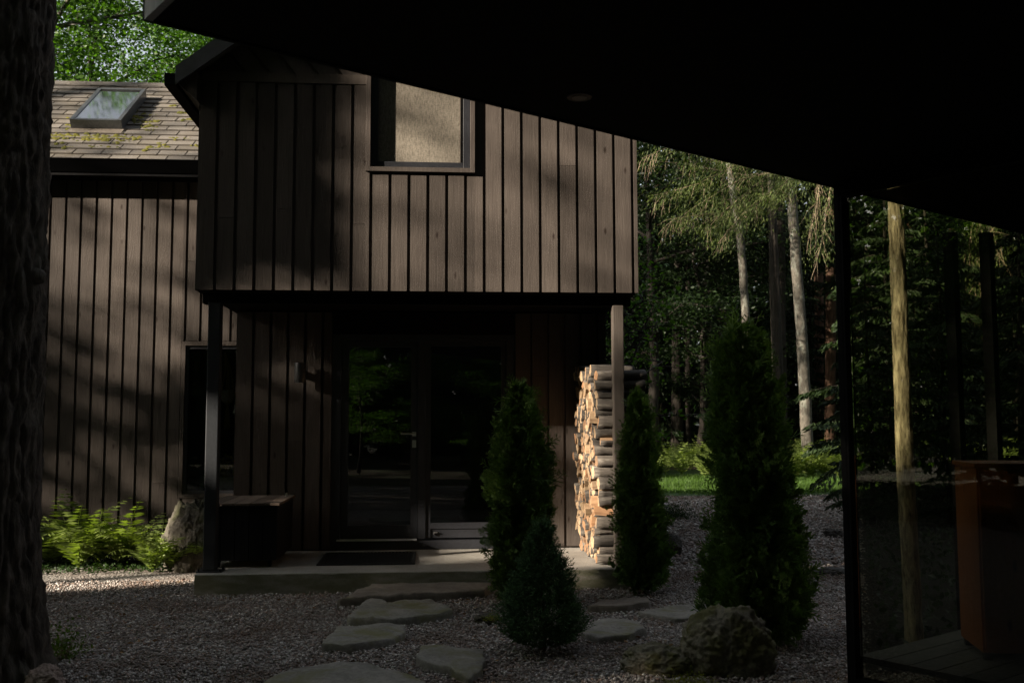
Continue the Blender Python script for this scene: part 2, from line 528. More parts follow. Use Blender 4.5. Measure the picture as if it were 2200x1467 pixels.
# fixed light (right)
fx = MB(); fa, fb, fc, fd = mx+mw+0.002, b-0.062, c+0.105, d-0.062
fx.box(fa, fa+0.05, y0, y1, fc, fd); fx.box(fb-0.05, fb, y0, y1, fc, fd)
fx.box(fa+0.05, fb-0.05, y0, y1, fd-0.05, fd); fx.box(fa+0.05, fb-0.05, y0, y1, fc+0.09, fc+0.15); fx.box(fa+0.05, fb-0.05, y0+0.012, y1, fc, fc+0.088)
fl = fx.build('fixed_window', M['sash'], house)
pm = MB(); pm.box(fa+0.05, fb-0.05, D2+0.056, D2+0.062, fc+0.15, fd-0.05); pm.build('pane', M['glass'], fl)
pm = MB(); pm.box(fa+0.08, fa+0.09, y0-0.014, y0+0.012, fc+0.035, fc+0.06); pm.box(fa+0.09, fa+0.12, y0-0.014, y0+0.012, fc+0.05, fc+0.06); pm.build('latch', M['metal'], fl)

# ---- upper storey
UW = (-0.56, 0.315, 3.66, 4.86)               # opening
mb = MB()
plank_wall(mb, HX0, HX1 + 0.022, ZB, ZT - 0.075, D1, [(UW[0]-0.04, UW[1]+0.04, UW[2]-0.04, 9)], pitch=0.1655)
TB = ZT - 0.07
backing(mb, HX0, HX1, ZB + 0.012, TB + 0.09, D1 + 0.022, D1 + 0.12, [(UW[0], UW[1], UW[2], 9)])
mb.box(HX0, HX0 + 0.09, D1 + 0.122, 13.2, ZB + 0.012, ZT)      # side walls, soffit
mb.box(HX1 - 0.09, HX1, D1 + 0.122, 13.2, ZB + 0.012, ZT)
y = D1 + 0.03
while y < 13.1:
    mb.box(HX1 + 0.001, HX1 + 0.021, y, y + 0.137, ZB, ZT); mb.box(HX0 - 0.021, HX0 - 0.001, y, y + 0.137, ZB, ZT); y += 0.1655
mb.build('upper_wall', M['board'], house)
mb = MB(); mb.box(HX0 + 0.001, HX1 - 0.001, D1 + 0.03, 13.2, ZB - 0.012, ZB + 0.010)
mb.box(HX0 + 0.02, HX1 - 0.02, D1 + 0.14, D1 + 0.28, ZB - 0.10, ZB - 0.014)
mb.build('porch_soffit', M['black'], house)
# band and gable with boards laid square to the rake
tri = [(HX0, TB + 0.09), (HX1 + 0.02, TB + 0.09), (APX, APZ)]
holes_x = (UW[0] - 0.042, UW[1] + 0.042, UW[3] + 0.045)
mb = MB()
def gable_pieces(poly):
    res = []
    L_ = clip(poly, 1, 0, holes_x[0]);  R_ = clip(poly, -1, 0, -holes_x[1])
    T_ = clip(clip(clip(poly, -1, 0, -holes_x[0]), 1, 0, holes_x[1]), 0, -1, -holes_x[2])
    return [p for p in (L_, R_, T_) if len(p) > 2]
for side in (-1, 1):
    dx, dz = (SLOPE, 1.0) if side < 0 else (-SLOPE, 1.0)
    ln = hypot(1, SLOPE)
    rx, rz = (1/ln, SLOPE/ln) if side < 0 else (-1/ln, SLOPE/ln)      # along the rake
    ox, oz = (HX0, ZT) if side < 0 else (HX1, ZT)
    s = -1.5
    half = clip(tri, 1 if side < 0 else -1, 0, APX if side < 0 else -APX)
    while s < 3.2:
        lo, hi = s, s + 0.1655 - 0.03
        q = clip(half, rx, rz, rx*ox + rz*oz + hi); q = clip(q, -rx, -rz, -(rx*ox + rz*oz + lo))
        if len(q) > 2:
            for pc in gable_pieces(q):
                mb.prism([(x, D1, z) for x, z in pc], (0, 0.022, 0))
        s += 0.1655
for pc in gable_pieces(tri):
    mb.prism([(x, D1 + 0.0225, z) for x, z in pc], (0, 0.09, 0))
mb.build('gable_wall', M['board'], house)
for bx0, bx1 in ((HX0, holes_x[0]), (holes_x[1], HX1 + 0.02)):
    mb = MB(); mb.box(bx0, bx1, D1 - 0.014, D1 + 0.0215, TB, TB + 0.085); mb.build('band_board', M['trimh'], house)
# upper window
a, b, c, d = UW
mb = MB(); y0, y1 = D1 - 0.042, D1 + 0.06
mb.box(a-0.04, a, y0, y1, c-0.04, d+0.04); mb.box(b, b+0.04, y0, y1, c-0.04, d+0.04)
mb.box(a, b, y0, y1, d, d+0.04); mb.box(a, b, y0 + 0.001, y1, c-0.04, c)
uw = mb.build('upper_window', M['trim'], house, bevel=0.002)
mb = MB(); y0, y1 = D1 + 0.016, D1 + 0.075; e = 0.062
mb.box(a, a+e, y0, y1, c, d); mb.box(b-e, b, y0, y1, c, d); mb.box(a+e, b-e, y0, y1, d-e, d); mb.box(a+e, b-e, y0, y1, c, c+e)
mb.build('sash', M['sash'], uw, bevel=0.003)
ms, nt, p = newmat('woven blind')
wv = N(nt, 'ShaderNodeTexNoise'); wv.inputs['Scale'].default_value = 1.0; wv.inputs['Detail'].default_value = 3
L(nt, coords(nt, (150, 150, 26)), wv.inputs['Vector'])
wv2 = noisetex(nt, coords(nt, (60, 60, 230)), 1.0, 2)
cc = ramp(nt, wv.outputs['Fac'], [(0.36, (0.10, 0.086, 0.067)), (0.62, (0.215, 0.19, 0.153))])
cc = mixc(nt, 0.35, cc, ramp(nt, wv2, [(0.4, (0.09, 0.077, 0.058)), (0.6, (0.23, 0.203, 0.163))]))
L(nt, cc, p.inputs['Base Color']); p.inputs['Roughness'].default_value = 0.9
mb = MB(); mb.box(a+e-0.01, b-e+0.01, D1+0.062, D1+0.068, c+e-0.01, d-e+0.01); mb.build('blind', ms, uw)
mb = MB(); mb.box(b-e-0.028, b-e-0.022, D1+0.05, D1+0.061, c+e, d-e); mb.build('blind_rail', M['trim'], uw)
mb = MB(); mb.box(a, b, D1 + 0.13, D1 + 0.135, c, d); mb.build('window_backing', M['black'], uw)

# ---- upper roof: two slopes with rake boards and a box gutter
OV = 0.17                                      # overhang over the front
mb = MB(); th = 0.10
for sd in (-1, 1):
    ex = (HX0 - 0.16) if sd < 0 else (HX1 + 0.16)
    ez = APZ - SLOPE * abs(ex - APX)
    z_ = 0.03
    p = [(ex, D1-OV, ez+z_), (APX, D1-OV, APZ+z_), (APX, D1-OV, APZ+z_+th), (ex, D1-OV, ez+z_+th)]
    mb.prism(p, (0, 13.4 - (D1-OV), 0))
M['shingle'], nt, p = newmat('asphalt shingles')
gn = noisetex(nt, coords(nt), 160, 3, 0.7); bn = noisetex(nt, coords(nt, (2, 2, 2)), 1.6, 4)
cc = ramp(nt, gn, [(0.3, (0.09, 0.082, 0.074)), (0.7, (0.22, 0.20, 0.178))])
cc = scalec(nt, cc, islandval(nt, 0.66, 1.25))
cc = mixc(nt, ramp(nt, bn, [(0.45, (0,)*3), (0.7, (0.4,)*3)]), cc, (0.12, 0.10, 0.065))
L(nt, cc, p.inputs['Base Color']); p.inputs['Roughness'].default_value = 0.95; p.inputs['Specular IOR Level'].default_value = 0.15
L(nt, bump(nt, gn, 0.7, 0.004), p.inputs['Normal'])
mb.build('upper_roof', M['shingle'], house)
mb = MB()
for sd in (-1, 1):
    ex = (HX0 - 0.175) if sd < 0 else (HX1 + 0.175)
    ez = APZ - SLOPE * abs(ex - APX)
    q = [(ex, D1-OV-0.022, ez-0.035), (APX, D1-OV-0.022, APZ-0.035), (APX, D1-OV-0.022, APZ+0.125), (ex, D1-OV-0.022, ez+0.125)]
    mb.prism(q, (0, 0.021, 0))
mb.build('rake_board', M['fascia'], house)
mb = MB(); gx = HX0 - 0.16; gz = APZ - SLOPE*abs(gx-APX)
mb.box(gx-0.10, gx-0.012, D1-OV-0.01, 11.2, gz-0.05, gz+0.055); mb.box(gx-0.108, gx-0.10, D1-OV-0.01, 11.2, gz-0.05, gz+0.062)
mb.build('gutter', M['gutter'], house)
mb = MB(); mb.prism([(gx-0.005, D1-OV+0.03, gz-0.02), (HX0-0.003, D1-OV+0.03, gz-0.16), (HX0-0.003, D1-OV+0.03, gz+0.10), (gx-0.005, D1-OV+0.03, gz+0.02)], (0, 2.2, 0)); mb.build('eave_box', M['trim'], house)

# ---- wing roof, shingled, with skylight and gutter
EY, EZ, RY = 11.03, 4.30, 13.22
WS = 0.735
RZ = EZ + WS * (RY - EY)
RN = Vector((0, -WS, 1)).normalized(); RU = Vector((0, 1, WS)).normalized()
RO = Vector((0, EY, EZ))
RLEN = (RY - EY) * hypot(1, WS)
mb = MB()
deck = [(0, EY, EZ), (0, RY, RZ), (0, 15.5, RZ - WS*(15.5-RY)), (0, 15.5, RZ-WS*(15.5-RY)-0.12), (0, RY, RZ-0.12), (0, EY+0.02, EZ-0.10)]
mb.prism([(-9.2, y, z-0.012) for _, y, z in deck], (9.2 - 2.04, 0, 0))
nrow = 17; exp_ = RLEN / nrow
for r in range(nrow):
    x = -7.5 - (r * 0.137 % 0.31) - random.uniform(0, .03)
    while x < -2.06:
        w = 0.305
        x1 = min(x + w - 0.014, -2.045)
        u0 = r * exp_ - (0.015 if r == 0 else 0.0); u1 = (r + 1) * exp_ + 0.03
        if r == nrow - 1: u1 = RLEN
        t0 = 0.019 + random.uniform(-0.002, 0.003); t1 = 0.001
        if x1 - x > 0.03:
            P = lambda u, t: RO + RU * u + RN * t
            j = random.uniform(-0.004, 0.004)
            q = [P(u0 + j, 0.0), P(u0 + j, t0), P(u1, t1), P(u1, -0.004)]
            mb.prism([(x, v.y, v.z) for v in q], (x1 - x, 0, 0))
        x += w
x = -7.6
while x < -2.1:                                    # ridge caps
    x1 = min(x + 0.2, -2.045)
    q = [RO + RU*(RLEN-0.13) + RN*0.018, RO + RU*(RLEN-0.02) + RN*0.026, RO + RU*(RLEN+0.02) + RN*0.012, RO + RU*(RLEN-0.0) + RN*0.002, RO + RU*(RLEN-0.13) + RN*0.006]
    k = random.uniform(0, 0.004)
    mb.prism([(x, v.y, v.z + k) for v in q], (x1 - x, 0, 0)); x += 0.203
roof = mb.build('wing_roof', M['shingle'], house)
mb = MB()
mb.prism([(-9.2, EY-0.135, EZ-0.018), (-9.2, EY-0.127, EZ-0.018), (-9.2, EY-0.022, EZ-0.128), (-9.2, EY-0.022, EZ-0.137)], (7.155, 0, 0)); mb.box(-9.2, -2.045, EY-0.021, EY-0.012, EZ-0.137, EZ-0.128); mb.box(-9.2, -2.045, EY-0.138, EY-0.122, EZ-0.0175, EZ-0.010)
mb.build('wing_gutter', M['gutter'], house)
mb = MB(); mb.box(-9.2, -2.045, EY-0.010, EY+0.012, EZ-0.17, EZ-0.03); mb.box(-9.2, -2.045, EY+0.014, D3-0.002, EZ-0.17, EZ-0.15)
mb.build('wing_fascia', M['gutter'], house)
# skylight
def rp(px, py, t=0.0): return onplane(px, py, RO + RN*t, RN)
s00, s11 = rp(158, 277), rp(303, 207)
sx0 = rp(157, 275).x; sx1 = rp(266, 278).x
su0 = (rp(210, 280) - RO).dot(RU); su1 = (rp(250, 212) - RO).dot(RU)
HT = 0.13
def rbox(mbx, x0, x1, u0, u1, t0, t1, mat=0):
    q = [RO + RU*u0 + RN*t0, RO + RU*u1 + RN*t0, RO + RU*u1 + RN*t1, RO + RU*u0 + RN*t1]
    mbx.prism([(x0, v.y, v.z) for v in q], (x1-x0, 0, 0), mat)
mb = MB(); fr = 0.045
rbox(mb, sx0, sx0+fr, su0, su1, 0.006, HT); rbox(mb, sx1-fr, sx1, su0, su1, 0.006, HT)
rbox(mb, sx0+fr, sx1-fr, su0, su0+fr, 0.006, HT-0.003); rbox(mb, sx0+fr, sx1-fr, su1-fr, su1, 0.006, HT+0.004)
sk = mb.build('skylight', plain_mat('skylight frame', (0.11, 0.115, 0.12), 0.35, 0.7, 40, 0.2), house)
mb = MB(); rbox(mb, sx0+fr, sx1-fr, su0+fr, su1-fr, HT-0.02, HT-0.012); mb.build('pane', M['glass_sky'], sk)
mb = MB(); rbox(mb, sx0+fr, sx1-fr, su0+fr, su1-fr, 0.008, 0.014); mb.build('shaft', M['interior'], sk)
mb = MB(); rbox(mb, sx0-0.02, sx1+0.02, su0-0.13, su0-0.004, 0.014, 0.020); mb.build('flashing', plain_mat('flashing', (0.2, 0.17, 0.14), 0.6, 0.2), sk)
# moss cushions on the shingles
rng = np.random.default_rng(5)
pts = []
def moss_spot(px, py, rad, n):
    c = rp(px, py)
    for _ in range(n):
        du, dv = rng.normal() * rad, rng.normal() * rad * 0.5
        pts.append((c.x + du, (c - RO).dot(RU) + dv, rng.uniform(0.006, 0.02)))
for px in range(108, 285, 7): moss_spot(px, 296 + rng.normal()*4, 0.07, 6)
for k in range(10): moss_spot(290 + 22*k/10 + rng.normal()*4, 240 + k*4, 0.05, 5)
for px, py in ((330, 262), (345, 312), (355, 318), (322, 282), (300, 300), (240, 320), (250, 310), (375, 230), (395, 260), (400, 300), (120, 300), (130, 310), (150, 318), (230, 305), (205, 318), (325, 250), (390, 245), (370, 300), (310, 325), (160, 255), (145, 272), (150, 280), (420, 315), (318, 320)):
    moss_spot(px, py, 0.035, 6)
V = []; F = []
for x, u, r in pts:
    b0 = len(V); c = RO + RU*u + RN*0.012; r *= rng.uniform(1.0, 2.3)
    X = Vector((1, 0, 0))
    for k in range(6):
        an = k*pi/3 + rng.uniform(-.3, .3); rr = r*rng.uniform(.7, 1.3)
        q = c + X*(rr*cos(an)) + RU*(rr*sin(an)); q.x += x; V.append(q)
    q = c + RN*r*0.6; q.x += x; V.append(q)
    for k in range(6): F.append((b0+k, b0+(k+1) % 6, b0+6))
mo = leaf_mat('roof moss', (0.05, 0.056, 0.010), (0.16, 0.145, 0.02), 0.1, 0.9)
o = link('moss', np_mesh_idx('moss', np.array([tuple(v) for v in V]), np.array(F), mo), roof); o['kind'] = 'stuff'

# ---- posts
def post(x, y, w, name, foot, label=None):
    mb = MB(); mb.box(x-w/2, x+w/2, y-w/2, y+w/2, SLAB + (0.012 if foot else 0.002), ZB - 0.10)
    o = mb.build(name, M['steel'] if foot else M['post'], house, bevel=0.008)
    if label: o['label'] = label
    if foot:
        f = MB(); f.box(x-w*0.95, x+w*1.05, y-w*0.75, y+w*0.75, SLAB + 0.001, SLAB + 0.0115)
        for sx in (-0.8, 0.9):
            for sy in (-0.6, 0.6): f.tube([(x+w*sx, y+w*sy, SLAB+0.012), (x+w*sx, y+w*sy, SLAB+0.028)], 0.010, 6)
        f.build('foot_plate', M['steel'], o)
post(-1.895, 8.80, 0.107, 'post', True, 'dark steel post on a bolted foot plate')
post(1.642, 8.80, 0.098, 'post', False, 'brown timber post lit on its left face')

# ---- concrete porch slab
mc, nt, p = newmat('porch concrete')
n1 = noisetex(nt, coords(nt), 3.0, 6, 0.65); n2 = noisetex(nt, coords(nt), 90, 3, 0.7); n3 = noisetex(nt, coords(nt, (1, 1, 3)), 5, 4)
cc = ramp(nt, n1, [(0.3, (0.20, 0.185, 0.155)), (0.7, (0.33, 0.31, 0.28))])
cc = mixc(nt, 0.3, cc, ramp(nt, n2, [(0.35, (0.12, 0.11, 0.1)), (0.65, (0.42, 0.4, 0.37))]))
tcn = N(nt, 'ShaderNodeTexCoord'); sz = N(nt, 'ShaderNodeSeparateXYZ'); L(nt, tcn.outputs['Normal'], sz.inputs[0])
side = N(nt, 'ShaderNodeMapRange'); L(nt, sz.outputs['Z'], side.inputs[0]); side.inputs[1].default_value = 0.9; side.inputs[2].default_value = 0.3
ms_ = N(nt, 'ShaderNodeMath', operation='MULTIPLY'); L(nt, side.outputs[0], ms_.inputs[0]); L(nt, ramp(nt, n3, [(0.35, (0.35,)*3), (0.6, (0.9,)*3)]), ms_.inputs[1])
cc = mixc(nt, ms_.outputs[0], cc, (0.115, 0.115, 0.06))
L(nt, cc, p.inputs['Base Color']); p.inputs['Roughness'].default_value = 0.85
L(nt, bump(nt, n2, 0.8, 0.006, bump(nt, n1, 0.5, 0.02)), p.inputs['Normal'])
import bmesh
bm = bmesh.new()
nx = 150
for i in range(nx + 1):
    x = -1.985 + (1.93 + 1.985) * i / nx
    def w(s, a): return a * noise.noise(Vector((x*s, s, 3.1)))
    e = 0.006 + 0.010 * abs(noise.noise(Vector((x*9, 0, 1)))) + 0.02 * max(0, noise.noise(Vector((x*4, 5, 1))) - 0.25)
    yf = 8.63 + w(1.5, 0.008)
    for (y, z) in ((yf + w(7, .004), -0.12), (yf, SLAB - e*1.2), (yf + e*0.5, SLAB - e*0.35), (yf + e*1.6, SLAB), (9.4, SLAB), (D2 + 0.02, SLAB), (D2+0.02, -0.12)):
        bm.verts.new((x, y, z))
bm.verts.ensure_lookup_table()
for i in range(nx):
    for k in range(6):
        a = i*7 + k
        bm.faces.new((bm.verts[a], bm.verts[a+1], bm.verts[a+8], bm.verts[a+7]))
bm.faces.new([bm.verts[k] for k in range(7)]); bm.faces.new([bm.verts[nx*7 + k] for k in range(6, -1, -1)])
bmesh.ops.recalc_face_normals(bm, faces=bm.faces)
me = bpy.data.meshes.new('porch_slab'); bm.to_mesh(me); bm.free(); me.materials.append(mc)
slab = link('porch_slab', me)
setp(slab, 'raised concrete porch slab with a chipped mossy front edge', 'porch slab')

# ================================================================== THINGS ON THE PORCH
# wall lamp: up-and-down cylinder on a short arm
lp = at(646, 801, D2 - 0.10)
lamp = thing('wall_lamp', (lp.x, D2, lp.z), 'black cylinder lamp fixed to the boards left of the glass door', 'wall lamp')
mb = MB(); r = 0.058
ring = []
mb.tube([(lp.x, D2-0.135, lp.z-0.098), (lp.x, D2-0.135, lp.z+0.098)], r, 28)
mb.build('lamp_shade', plain_mat('dark bronze lamp', (0.03, 0.029, 0.028), 0.45, 0, 40, 0.15), lamp, smooth=False, bevel=0.003)
for p_ in lamp.children[-1].data.polygons: p_.use_smooth = abs(p_.normal.z) < 0.5
mb = MB(); mb.box(lp.x-0.028, lp.x+0.028, D2-0.088, D2-0.012, lp.z-0.03, lp.z+0.03); mb.build('arm', M['steel'], lamp)
mb = MB(); mb.box(lp.x-0.05, lp.x+0.05, D2-0.0115, D2-0.002, lp.z-0.065, lp.z+0.065); mb.build('wall_plate', M['steel'], lamp)

# storage chest on castors
chest = thing('storage_chest', (-1.68, 9.45, SLAB), 'dark boarded storage chest on castors with a worn plank lid', 'storage chest')
X0, X1, Y0, Y1, Z0, Z1 = -1.97, -1.365, 8.98, 9.93, 0.235, 0.705
mb = MB(); n = 5; w = (X1-X0)/n
for i in range(n): mb.box(X0+i*w+0.003, X0+(i+1)*w-0.003, Y0, Y0+0.02, Z0, Z1)
n2_ = 8; w2 = (Y1-Y0-0.04)/n2_
for i in range(n2_):
    for xx in (X0, X1-0.02): mb.box(xx+0.001, xx+0.019, Y0+0.022+i*w2, Y0+0.022+(i+1)*w2-0.005, Z0, Z1)
mb.box(X0, X1, Y1-0.02, Y1, Z0, Z1); mb.box(X0+0.022, X1-0.022, Y0+0.022, Y1-0.022, Z0+0.01, Z0+0.03); mb.box(X0+0.021, X1-0.021, Y0+0.021, Y0+0.03, Z0, Z1-0.01)
mb.build('body', plank_mat('shade-black chest boards', (0.011, 0.011, 0.0115), var=(.8, 1.2)), chest, bevel=0.002)  # boards blackened so their colour carries the porch shade
worn = plank_mat('worn grey-brown lid planks', (0.16, 0.12, 0.095), vertical=False, var=(0.4, 1.3))
mb = MB(); n = 5; w = (X1-X0+0.05)/n
for i in range(n): mb.box(X0-0.025+i*w+0.004, X0-0.025+(i+1)*w-0.004, Y0-0.03, Y1+0.01, Z1+0.004, Z1+0.026)
lid = mb.build('lid', worn, chest, bevel=0.002)
mb = MB(); hx_ = X1-0.05
mb.tube([(hx_, Y1-0.12, Z1+0.027), (hx_, Y1-0.12, Z1+0.05), (hx_, Y1-0.04, Z1+0.05), (hx_, Y1-0.04, Z1+0.027)], 0.006, 8); mb.build('lid_handle', M['metal'], lid)
for cx in (X0+0.09, X1-0.07):
    for cy_ in (Y0+0.07, Y1-0.08):
        mb = MB(); mb.tube([(cx-0.012, cy_, SLAB+0.028), (cx+0.012, cy_, SLAB+0.028)], 0.026, 14)
        ca = mb.build('castor', M['rubber'], chest)
        mb = MB(); mb.box(cx-0.018, cx-0.014, cy_-0.015, cy_+0.015, SLAB+0.02, Z0); mb.box(cx+0.014, cx+0.018, cy_-0.015, cy_+0.015, SLAB+0.02, Z0); mb.box(cx-0.0135, cx+0.0135, cy_-0.015, cy_+0.015, Z0-0.008, Z0-0.001)
        mb.build('fork', M['steel'], ca)

# doormat
c = [onz(675, 1212, SLAB+.012), onz(705, 1187, SLAB+.012), onz(895, 1184, SLAB+.012), onz(891, 1210, SLAB+.012)]
mx0, mx1 = (c[0].x+c[1].x)/2, (c[2].x+c[3].x)/2; my0, my1 = (c[0].y+c[3].y)/2, (c[1].y+c[2].y)/2
mb = MB(); mb.box(mx0, mx1, my0, my1, SLAB+0.0015, SLAB+0.008)
b_ = 0.03
for q in ((mx0, mx0+b_, my0, my1), (mx1-b_, mx1, my0, my1), (mx0+b_, mx1-b_, my0, my0+b_), (mx0+b_, mx1-b_, my1-b_, my1)): mb.box(*q, SLAB+0.008, SLAB+0.014)
x = mx0 + b_ + 0.012
while x < mx1 - b_ - 0.01:
    mb.box(x, x+0.016, my0+b_+0.008, my1-b_-0.008, SLAB+0.008, SLAB+0.0145); x += 0.034
mat_o = mb.build('doormat', M['rubber']); setp(mat_o, 'black ribbed rubber doormat on the slab before the glass door', 'doormat')

# things seen inside the side window
hp = at(489, 849, D3 + 0.16)
hang = thing('hanging_planter', (hp.x, hp.y, hp.z), 'pale round pot in a knotted rope hanger inside the side window', 'hanging planter')
rope = plain_mat('jute rope', (0.42, 0.35, 0.16), 0.9, 0, 90, 0.3)
mb = MB()
prof = [(-0.085, 0.02), (-0.07, 0.055), (-0.035, 0.075), (0.0, 0.08), (0.035, 0.07), (0.06, 0.052), (0.06, 0.044), (0.0, 0.06)]
mb.tube([(hp.x, hp.y, hp.z+q) for q, _ in prof], [r for _, r in prof], 24); mb.build('pot', plain_mat('pale stone pot', (0.55, 0.56, 0.5), 0.7, 0, 60, 0.45), hang, smooth=True)
mb = MB(); top = at(483, 765, D3 + 0.16)
for k in range(4):
    an = k*pi/2 + 0.4; dx, dy = cos(an), sin(an)
    mb.tube([(top.x, hp.y, 2.25), (hp.x+dx*0.03, hp.y+dy*0.03, hp.z+0.28), (hp.x+dx*0.066, hp.y+dy*0.066, hp.z+0.06), (hp.x+dx*0.085, hp.y+dy*0.085, hp.z), (hp.x+dx*0.05, hp.y+dy*0.05, hp.z-0.07), (hp.x, hp.y, hp.z-0.10)], 0.007, 6)
for k in range(9):
    an = k*0.7; mb.tube([(hp.x, hp.y, hp.z-0.10), (hp.x+0.02*cos(an), hp.y+0.02*sin(an), hp.z-0.2), (hp.x+0.03*cos(an), hp.y+0.03*sin(an), hp.z-0.38)], [0.008, 0.006, 0.003], 5)
mb.build('rope_hanger', rope, hang)
bp = at(484, 1020, D3 + 0.20)
plb = thing('planter_trough', (bp.x-0.1, bp.y, 0.5), 'grey-blue trough with a yellow-green plant low inside the side window', 'planter')
mb = MB(); x0, x1 = WIN[0]+0.16, WIN[1]+0.0; z1 = at(484, 1022, D3+0.2).z
for q in ((x0, x1, D3+0.1, D3+0.12), (x0, x1, D3+0.32, D3+0.34), (x0, x0+0.02, D3+0.121, D3+0.319), (x1-0.02, x1, D3+0.121, D3+0.319)): mb.box(*q, 0.502, z1)
mb.box(x0+0.021, x1-0.021, D3+0.121, D3+0.319, 0.503, z1-0.03)
mb.build('trough', plain_mat('grey-blue zinc', (0.20, 0.24, 0.25), 0.6, 0.0, 20, 0.2), plb)
rg = np.random.default_rng(11); Cc = np.stack([rg.normal(bp.x, 0.045, 260), rg.normal(D3+0.19, 0.04, 260), z1 + np.abs(rg.normal(0, 0.09, 260))], 1)
o = link('plant', np_mesh('plant', leaves(Cc, 0.05, 0.025, rg.normal(size=(260, 3)), rg), 4, leaf_mat('yellow-green houseplant', (0.25, 0.24, 0.03), (0.5, 0.46, 0.08))), plb)

# ------------------------------------------------------------------ firewood
mbk, nt, p = newmat('firewood bark')
bn = noisetex(nt, coords(nt, (5, 30, 30), island=False), 1.0, 6, 0.7, 0.3)
oi = N(nt, 'ShaderNodeObjectInfo')
bc = ramp(nt, bn, [(0.3, (0.03, 0.024, 0.02)), (0.55, (0.075, 0.064, 0.053)), (0.75, (0.22, 0.20, 0.17))])
om = N(nt, 'ShaderNodeMapRange'); L(nt, oi.outputs['Random'], om.inputs[0]); om.inputs[3].default_value = 0.5; om.inputs[4].default_value = 1.4
L(nt, scalec(nt, bc, om.outputs[0]), p.inputs['Base Color']); p.inputs['Roughness'].default_value = 0.9
L(nt, bump(nt, bn, 0.9, 0.012), p.inputs['Normal'])
mwd, nt, p = newmat('cut firewood')
wn_ = noisetex(nt, coords(nt, (2, 26, 26)), 1.0, 5, 0.6, 0.8); oi = N(nt, 'ShaderNodeObjectInfo')
wc = ramp(nt, wn_, [(0.3, (0.22, 0.145, 0.09)), (0.7, (0.45, 0.345, 0.235))])
tint = ramp(nt, oi.outputs['Random'], [(0.0, (1.0, 0.95, 0.86)), (0.55, (0.92, 0.86, 0.76)), (0.72, (0.8, 0.55, 0.38)), (0.86, (0.5, 0.42, 0.36)), (1.0, (1.08, 1.05, 1.0))])
L(nt, mixc(nt, 1.0, wc, tint, 'MULTIPLY'), p.inputs['Base Color']); p.inputs['Roughness'].default_value = 0.85
L(nt, bump(nt, wn_, 0.5, 0.006), p.inputs['Normal'])
def log_mesh(kind, seed):
    """log along +X from 0; kind round / half / wedge; unit radius about 0.055"""
    rg = random.Random(seed); R_ = 0.056
    if kind == 'round':
        e_ = rg.uniform(.8, 1.0); prof = [(R_*rg.uniform(.88, 1.08)*cos(a*2*pi/14), R_*e_*rg.uniform(.88, 1.08)*sin(a*2*pi/14), 0) for a in range(14)]
    elif kind == 'half':
        R2 = R_*1.25; prof = [(R2*rg.uniform(.9, 1.06)*cos(pi*a/9), R2*rg.uniform(.85, 1.06)*sin(pi*a/9) - R_*0.5, 0) for a in range(10)]
        prof += [(-R2*0.4, -R_*0.5 - 0.004, 1), (R2*0.3, -R_*0.5+0.003, 1)]
    else:
        R2 = R_*1.75; a0 = 0.5; prof = [(R2*cos(a0+1.5*a/7) - R_*0.45, R2*sin(a0+1.5*a/7) - R_*0.95, 0) for a in range(8)]
        prof += [(-R_*0.45, -R_*0.95, 1)]
    n = len(prof); ln = 0.42; ns = 7; v = []; f = []; mi = []
    bend = rg.uniform(-.012, .012)
    for i in range(ns + 1):
        t = i/ns; sc = 1 + 0.05*sin(3*t + seed) + rg.uniform(-.02, .02)
        tilt = 0.0
        for (y, z, _) in prof:
            x = t*ln + (rg.uniform(-.004, .004) if i in (0, ns) else 0) + (y*0.12*sin(seed) if i in (0, ns) else 0)
            k = 1 + (rg.uniform(-.05, .05))
            v.append((x, y*sc*k + bend*4*t*(1-t), z*sc*k))
    for i in range(ns):
        for k in range(n):
            a, b = i*n+k, i*n+(k+1) % n
            f.append((a, b, b+n, a+n))
            mi.append(1 if (kind == 'half' and k >= 9) or (kind == 'wedge' and k >= 7) else 0)
    f.append(tuple(range(n-1, -1, -1))); mi.append(1); f.append(tuple(range(ns*n, ns*n+n))); mi.append(1)
    me = bpy.data.meshes.new('firewood_log'); me.from_pydata(v, [], f)
    me.materials.append(mbk); me.materials.append(mwd); me.polygons.foreach_set('material_index', mi)
    me.polygons.foreach_set('use_smooth', [m == 0 for m in mi]); me.update()
    return me
LOGM = {k: [log_mesh(k, s) for s in range(7)] for k in ('round', 'half', 'wedge')}
ORD = ['bottom', 'second', 'third', 'fourth', 'fifth', 'sixth', 'seventh', 'eighth', 'ninth', 'tenth', 'eleventh', 'twelfth', 'thirteenth', 'fourteenth', 'fifteenth', 'sixteenth', 'seventeenth', 'eighteenth', 'nineteenth', 'twentieth', 'twenty-first', 'twenty-second', 'twenty-third', 'twenty-fourth', 'twenty-fifth']
BACK = ['frontmost', 'second from the front', 'third from the front', 'fourth from the front', 'fifth from the front', 'sixth from the front', 'fifth from the wall', 'fourth from the wall', 'third from the wall', 'second from the wall', 'nearest the wall']
rg = random.Random(21)
KN = {'round': 'round unsplit log', 'half': 'half-round split log', 'wedge': 'wedge-shaped split log'}
ncol = len(BACK)
stack_sp = (9.98 - 8.80) / (ncol - 0.2)
